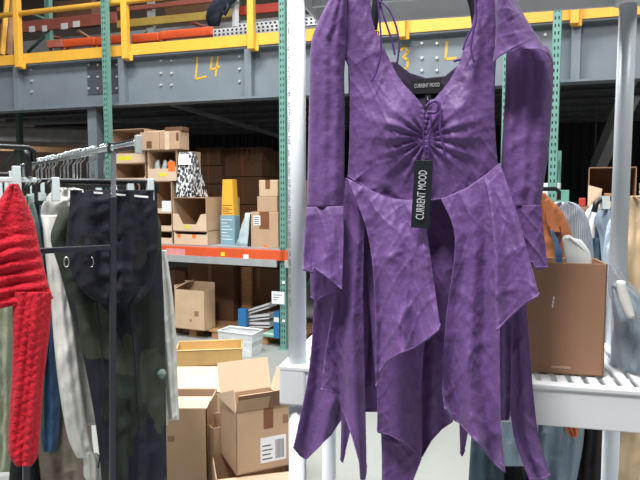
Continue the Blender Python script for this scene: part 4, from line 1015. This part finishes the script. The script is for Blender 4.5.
# ================================================================== cartons on the floor by the left rack
def carton3(name, label, corner_px, Y, yaw, w, d, h, z0, m='card', open_top=True, cat='box'):
    c = P(corner_px[0], corner_px[1], Y); F = Fr((c.x, c.y, z0), (cos(yaw), sin(yaw)))
    e = empty(name, F(w / 2, d / 2, 0), label, cat); t = .006; k = MB()
    k.box(F, 0, w, 0, t, 0, h); k.box(F, 0, w, d - t, d, 0, h); k.box(F, 0, t, 0, d, 0, h); k.box(F, w - t, w, 0, d, 0, h); k.box(F, 0, w, 0, d, 0, t)
    if not open_top: k.box(F, 0, w, 0, d, h - t, h)
    k.build('body', m, e)
    return e, F
def flap(e, F, a, b, out, m='card_light', name='flap'):
    """a, b: hinge ends; out: vector from hinge to the free edge (in frame coords)"""
    A, B, o = F(*a), F(*b), F(*out) - F(0, 0, 0)
    n = (B - A).cross(o).normalized()
    return MB().prism([A, B, B + o, A + o], n * .005).build(name, m, e)
# lower carton, its lid flaps just showing at the foot of the frame
Yc = 3.0
zC0 = P(262, 476, Yc).z
eD, FD = carton3('carton', 'open carton at the bottom of the stack under the labelled carton', (216, 480), 2.98, radians(14), .42, .40, zC0 - .012, 0, 'card')
flap(eD, FD, (0, 0, zC0 - .012), (.40, 0, zC0 - .012), (0.0, -.12, -.045), 'card_light')
# labelled carton C with its flaps up
w, d = .30, .30
h = P(262, 412, Yc).z - zC0
eC, FC = carton3('carton', 'open carton with a shipping label and brown tape at front right of the pile', (236.5, 477), Yc, radians(25), w, d, h, zC0, 'card')
o = flap(eC, FC, (0, d, h), (w, d, h), (.0, .05, .165), 'card_light')
o = flap(eC, FC, (.0, 0, h), (w, 0, h), (.0, -.050, .100), 'card')
def ff(x, f, lift=0): return FC(x, -.050 * f - .004, h + .100 * f)
MB().prism([ff(0, .97), ff(w, .97), ff(w, .72), ff(0, .72)], V((0, -.003, 0))).build('tape', 'tape', o)
MB().prism([ff(w * .60, 1), ff(w * .82, 1), ff(w * .80, .02), ff(w * .58, .02)], V((0, -.005, 0))).build('tape', 'tape', o)
flap(eC, FC, (w, 0, h), (w, d, h), (.04, 0, .12), 'card_light')
MB().prism([FC(-.001, .0, h - .01), FC(-.035, d * .85, h + .02), FC(-.004, .02, h + .11)], FC.x * .005).build('torn_flap', 'card_light', eC)
MB().box(FC, w * .50, w * .68, -.0012, 0, h * .66, h).build('tape', 'tape', eC)
lb = MB().box(FC, w * .44, w * .92, -.0014, 0, h * .12, h * .52).build('shipping_label', 'label_white', eC)
k = MB()
for i in range(7): k.box(FC, w * (.72 + .024 * i), w * (.732 + .024 * i), -.0022, -.0013, h * .16, h * .46)
for i in range(4): k.box(FC, w * .47, w * (.66 - .03 * (i % 2)), -.0022, -.0013, h * (.17 + .07 * i), h * (.17 + .07 * i) + .006)
k.build('barcode', 'label_ink', lb)
k = MB().box(FC, w * .86, w * .96, -.0012, 0, h * .70, h * .84); k.build('stamp', 'card_brown', eC)
# side pack leaning against it
eS, FS = carton3('carton', 'narrow carton standing between the tall left carton and the labelled one', (213, 470), 3.25, radians(30), .17, .22, .44, 0, 'card')
# tall carton A
hA = P(185, 409, 3.25).z
eA, FA = carton3('carton', 'tall plain carton beside the cream jacket sleeve with its lid flaps folded open', (160, 480), 3.25, radians(0), P(208, 440, 3.25).x - P(160, 440, 3.25).x, .34, hA, 0, 'card')
wA = P(208, 440, 3.25).x - P(160, 440, 3.25).x
flap(eA, FA, (0, .34, hA), (wA, .34, hA), (.02, .10, .05), 'card_light'); flap(eA, FA, (0, 0, hA), (wA, 0, hA), (.01, .12, .025), 'card_light')
MB().box(FA, wA * .18, wA * .32, -.001, 0, hA * .66, hA * .72).build('stamp', 'card_brown', eA)
# flattened taped carton behind
hB = P(190, 393, 4.1).z
eB, FB = carton3('carton', 'half flattened carton with brown tape behind the tall plain carton', (160, 400), 4.1, radians(2), .42, .4, hB, 0, 'card', False)
o = flap(eB, FB, (0, 0, hB), (.42, 0, hB), (-.01, .16, .035), 'card_light')
flap(eB, FB, (0, .17, hB + .035), (.42, .17, hB + .035), (0, .23, .03), 'card_light')
MB().prism([FB(.20, -.002, hB + .010), FB(.29, -.002, hB + .010), FB(.275, .165, hB + .050), FB(.19, .165, hB + .050)], V((0, -.001, .002))).build('tape', 'tape', o)
MB().box(FB, .20, .29, -.002, 0, hB * .5, hB).build('tape', 'tape', eB)
# tan tray on a carton
Yt = 4.75
zT = P(200, 367, Yt).z
wT = P(222, 350, Yt).x - P(160, 350, Yt).x + .14
eT0, FT0 = carton3('carton', 'carton under the shallow tan tray', (176, 366), Yt + .03, radians(3), .50, .42, zT - .002, 0, 'card_brown', False)
MB().box(FT0, .05, .22, -.002, 0, zT - .09, zT - .03).build('paper_label', 'label_white', eT0)
eT, FT = carton3('tray', 'shallow tan cardboard tray lying in front of the white basket', (176, 366), Yt, radians(8), .53, .30, P(200, 351, Yt).z - zT, zT, 'tray_tan', True, 'tray')
k = MB(); ht = P(200, 351, Yt).z - zT
for (a, b) in (((0, 0), (.53, 0)), ((.53, 0), (.53, .3)), ((.53, .3), (0, .3)), ((0, .3), (0, 0))):
    k.tube([FT(a[0], a[1], ht), FT(b[0], b[1], ht)], .007, 6)
k.build('folded_rim', 'tray_edge', eT)

# ================================================================== clothes behind the white shelving, at the right
def pl2(x0, Y, yaw):
    n = V((-sin(yaw), cos(yaw), 0)); p = V((x0, Y, 0))
    def f(u, v, off=0): return PL(u, v, p - n * off, n)
    return f
RY = radians(12)
def gar2(name, label, cat, rows, Y, dep, m, seed, amp=1.0, kf=3, fa=.01, parent=None, nv=60):
    o = tubepart(name, parent, rows, 0, dep, seed, 44, nv, m, amp, pl2(.9, Y, RY), kf, fa, solid=.003, hem=False, crum=softcr)
    if parent is None: tag(o, label, cat)
    return o
r2 = empty('clothes_rack', V((.97, 2.5, 0)), 'clothes rack standing behind the white shelving, hidden in part by the dress', 'clothes rack')
zr2 = P(540, 178, 2.45).z
RF = Fr((.80, 2.42, 0), (cos(RY), sin(RY)))
MB().tube([RF(-.02, -.15, zr2), RF(-.02, 1.2, zr2)], .013, 10).build('rail', 'chrome', r2)
for y in (-.12, 1.15):
    MB().box(RF, -.032, -.008, y - .012, y + .012, 0.03, zr2 - .012).build('post', 'post_dark', r2)
    MB().box(RF, -.3 if y < 0 else -.05, .26 if y < 0 else .0, y - .012, y + .012, 0.0, .03).build('foot', 'post_dark', r2)
h1 = hanger(-.02, .0, .20, 'black hanger carrying the brown leather jacket', zr2 - P(556, 189, 2.45).z, clips=False, Fg=RF, zr=zr2)
hanger(-.02, .15, .20, 'black hanger carrying the grey ribbed sweater', zr2 - P(556, 191, 2.6).z, clips=True, Fg=RF, zr=zr2)
lj = gar2('leather_jacket', 'brown leather jacket hanging just right of the dress cuff', 'jacket', [(193, 530, 545), (198, 522, 549), (212, 505, 562), (232, 500, 571), (262, 498, 576), (330, 500, 575), (400, 502, 572), (434, 504, 574)], 2.42, .05, 'leather', 71, .9, 3, .01)
k = MB().prism([pl2(.9, 2.42, RY)(u, v, .078) for u, v in ((544, 200), (549, 199), (560, 232), (552, 232), (546, 222))], V((0, -.006, 0))); k.build('lapel', 'leather', lj, bevel=.002)
k = MB().prism([pl2(.9, 2.42, RY)(u, v, .07) for u, v in ((551, 233), (560, 226), (562, 238), (557, 252))], V((0, -.004, 0))); k.build('opening', 'leather_dark', lj)
gs = gar2('ribbed_sweater', 'grey ribbed sweater behind the brown leather jacket', 'sweater', [(202, 556, 570), (206, 545, 579), (218, 535, 587), (240, 530, 592), (275, 528, 594), (340, 528, 592), (420, 528, 588), (520, 528, 584)], 2.58, .05, 'grey_rib', 72, .7)
gl = [('white_shirt', 'white shirt hanging right of the grey ribbed sweater', 'shirt', [(205, 592, 602), (214, 585, 606), (240, 574, 606), (300, 570, 606), (460, 570, 606)], 2.95, 'white_cloth'),
      ('maroon_shirt', 'maroon shirt showing a thin edge beside the white shirt', 'shirt', [(208, 596, 606), (220, 588, 610), (250, 578, 612), (460, 575, 612)], 3.08, 'maroon'),
      ('green_shirt', 'dark green shirt hanging between maroon shirt and navy shirt', 'shirt', [(209, 598, 610), (222, 590, 613), (250, 586, 614), (460, 586, 614)], 3.02, 'forest'),
      ('beige_jacket', 'beige jacket collar showing above the green shirt', 'jacket', [(202, 600, 612), (208, 594, 618), (222, 590, 618), (250, 588, 618), (440, 588, 618)], 3.2, 'beige'),
      ('navy_shirt', 'navy shirt hanging just right of the dark green shirt', 'shirt', [(212, 603, 612), (224, 598, 616), (250, 595, 618), (460, 595, 620)], 2.92, 'navy'),
      ('plaid_shirt', 'dark red shirt hanging beside the left edge of the right pipe post', 'shirt', [(214, 610, 618), (224, 605, 624), (250, 603, 630), (460, 603, 640)], 2.84, 'maroon'),
      ('denim_jacket', 'dark denim piece hanging low beneath the green and navy shirts', 'denim jacket', [(238, 590, 606), (246, 586, 610), (262, 584, 612), (350, 584, 620), (460, 584, 620)], 2.80, 'denim_dark')]
for i, (nm, lb, ct, rw, Y, mm) in enumerate(gl): gar2(nm, lb, ct, rw, Y, .025, mm, 80 + i, .7)
gar2('pale_denim_jacket', 'pale blue denim jacket hanging behind the right pipe post', 'jacket', [(216, 613, 622), (224, 608, 625), (240, 605, 626), (270, 602, 627), (400, 602, 630)], 2.55, .03, 'ltblue_knit', 91, .8)
gar2('grey_hood', 'grey shoulder of a top peeking left of the right pipe post', 'top', [(207, 603, 612), (214, 597, 620), (222, 594, 624), (240, 600, 630), (300, 604, 640)], 2.74, .03, 'denim_grey', 92, .6)
gar2('khaki_trousers', 'khaki cotton garment at the right edge behind the plastic bag', 'trousers', [(196, 624, 640), (206, 618, 656), (240, 614, 662), (330, 606, 664), (430, 598, 668), (500, 594, 670)], 2.68, .04, 'beige', 93, 1.4, 4, .014)
h2 = empty('clip_hanger', pl2(.9, 2.7, RY)(620, 195), 'black hanger behind the right pipe post above the khaki garment', 'hanger')
q = pl2(.9, 2.72, RY); MB().tube([q(594, 212), q(596, 203), q(602, 198.5), q(650, 199)], .014, 8).build('bar', 'black_plastic', h2)
MB().tube([q(640, 198), q(640, 184), q(644, 178)], .004, 6).build('hook', 'chrome', h2)
for u in (606, 634): MB().prism([q(u - 3, 196, .02), q(u + 4, 196, .02), q(u + 4, 209, .02), q(u - 3, 209, .02)], V((0, .03, 0))).build('clip', 'clip_clear', h2)
# bits of paper and packs beyond the hangers
# lower hanging clothes seen beneath the shelf
jn = gar2('jeans', 'dark blue grey jeans hanging low behind the dress tail', 'jeans', [(395, 474, 500), (430, 472, 502), (480, 469, 504), (560, 466, 508)], 2.30, .05, 'denim_dark', 95, 1.0)
gar2('grey_sweatpants', 'light grey blue trousers hanging beneath the shelf behind the right tail', 'trousers', [(380, 500, 536), (420, 500, 538), (450, 498, 536), (466, 500, 534)], 2.22, .05, 'denim_grey', 96, 1.0)
gar2('black_trousers', 'black trousers low behind the right tail of the dress', 'trousers', [(430, 500, 545), (460, 500, 556), (500, 502, 560)], 2.36, .05, 'black_cloth', 97, 1)
gar2('grey_jeans', 'grey blue jeans hanging under the shelf right of the dress', 'jeans', [(390, 536, 584), (428, 536, 584), (455, 534, 581), (500, 532, 572)], 2.30, .05, 'denim_grey', 98, 1.3, 3, .02)
gar2('navy_coat', 'black and navy coat hanging between grey jeans and khaki garment', 'coat', [(390, 570, 606), (430, 574, 602), (500, 568, 600)], 2.42, .05, 'black_cloth', 99, 1)
gar2('orange_scarf', 'small orange cloth corner showing under the shelf edge', 'cloth', [(415, 564, 578), (428, 566, 578), (437, 571, 577)], 2.2, .015, 'orange_cloth', 100, .6)

# ================================================================== light
def area(name, loc, sx, sy, power, color=(1, 1, 1), rot=(0, 0, 0)):
    l = bpy.data.lights.new(name, 'AREA'); l.shape = 'RECTANGLE'; l.size = sx; l.size_y = sy; l.energy = power; l.color = color
    o = bpy.data.objects.new(name, l); COL.objects.link(o); o.location = loc; o.rotation_euler = rot; return o
area('high_bay_lamp', (-1.1, -.5, 6.4), 1.2, .8, 520, (1, .97, .95))
area('high_bay_lamp', (-2.8, .4, 6.8), 2.4, 1.6, 200, (1, .97, .95))
area('high_bay_lamp', (2.2, .0, 7.2), 2.4, 1.6, 180, (1, .98, .96))
area('high_bay_lamp', (-1.5, 4.2, 7.4), 4.0, 1.0, 640, (.97, .99, 1))
area('high_bay_lamp', (2.8, 3.6, 7.4), 3.0, 1.0, 240, (.97, .99, 1))
area('high_bay_lamp', (-1, 11.5, 7.8), 8.0, 3.0, 420, (1, .98, .95))
area('added_deck_fill', (-6.5, 11.3, 2.9), 1.2, .3, 45, (.97, .99, 1))  # unseen fill light added beneath the deck to brighten the duct
wd_ = bpy.data.worlds.new('world'); SC.world = wd_; wd_.use_nodes = True
wd_.node_tree.nodes['Background'].inputs[0].default_value = (.86, .90, 1, 1); wd_.node_tree.nodes['Background'].inputs[1].default_value = .13
SC.view_settings.view_transform = 'Standard'; SC.view_settings.look = 'None'; SC.view_settings.exposure = -.08; SC.view_settings.gamma = 1
SC.view_settings.use_curve_mapping = False
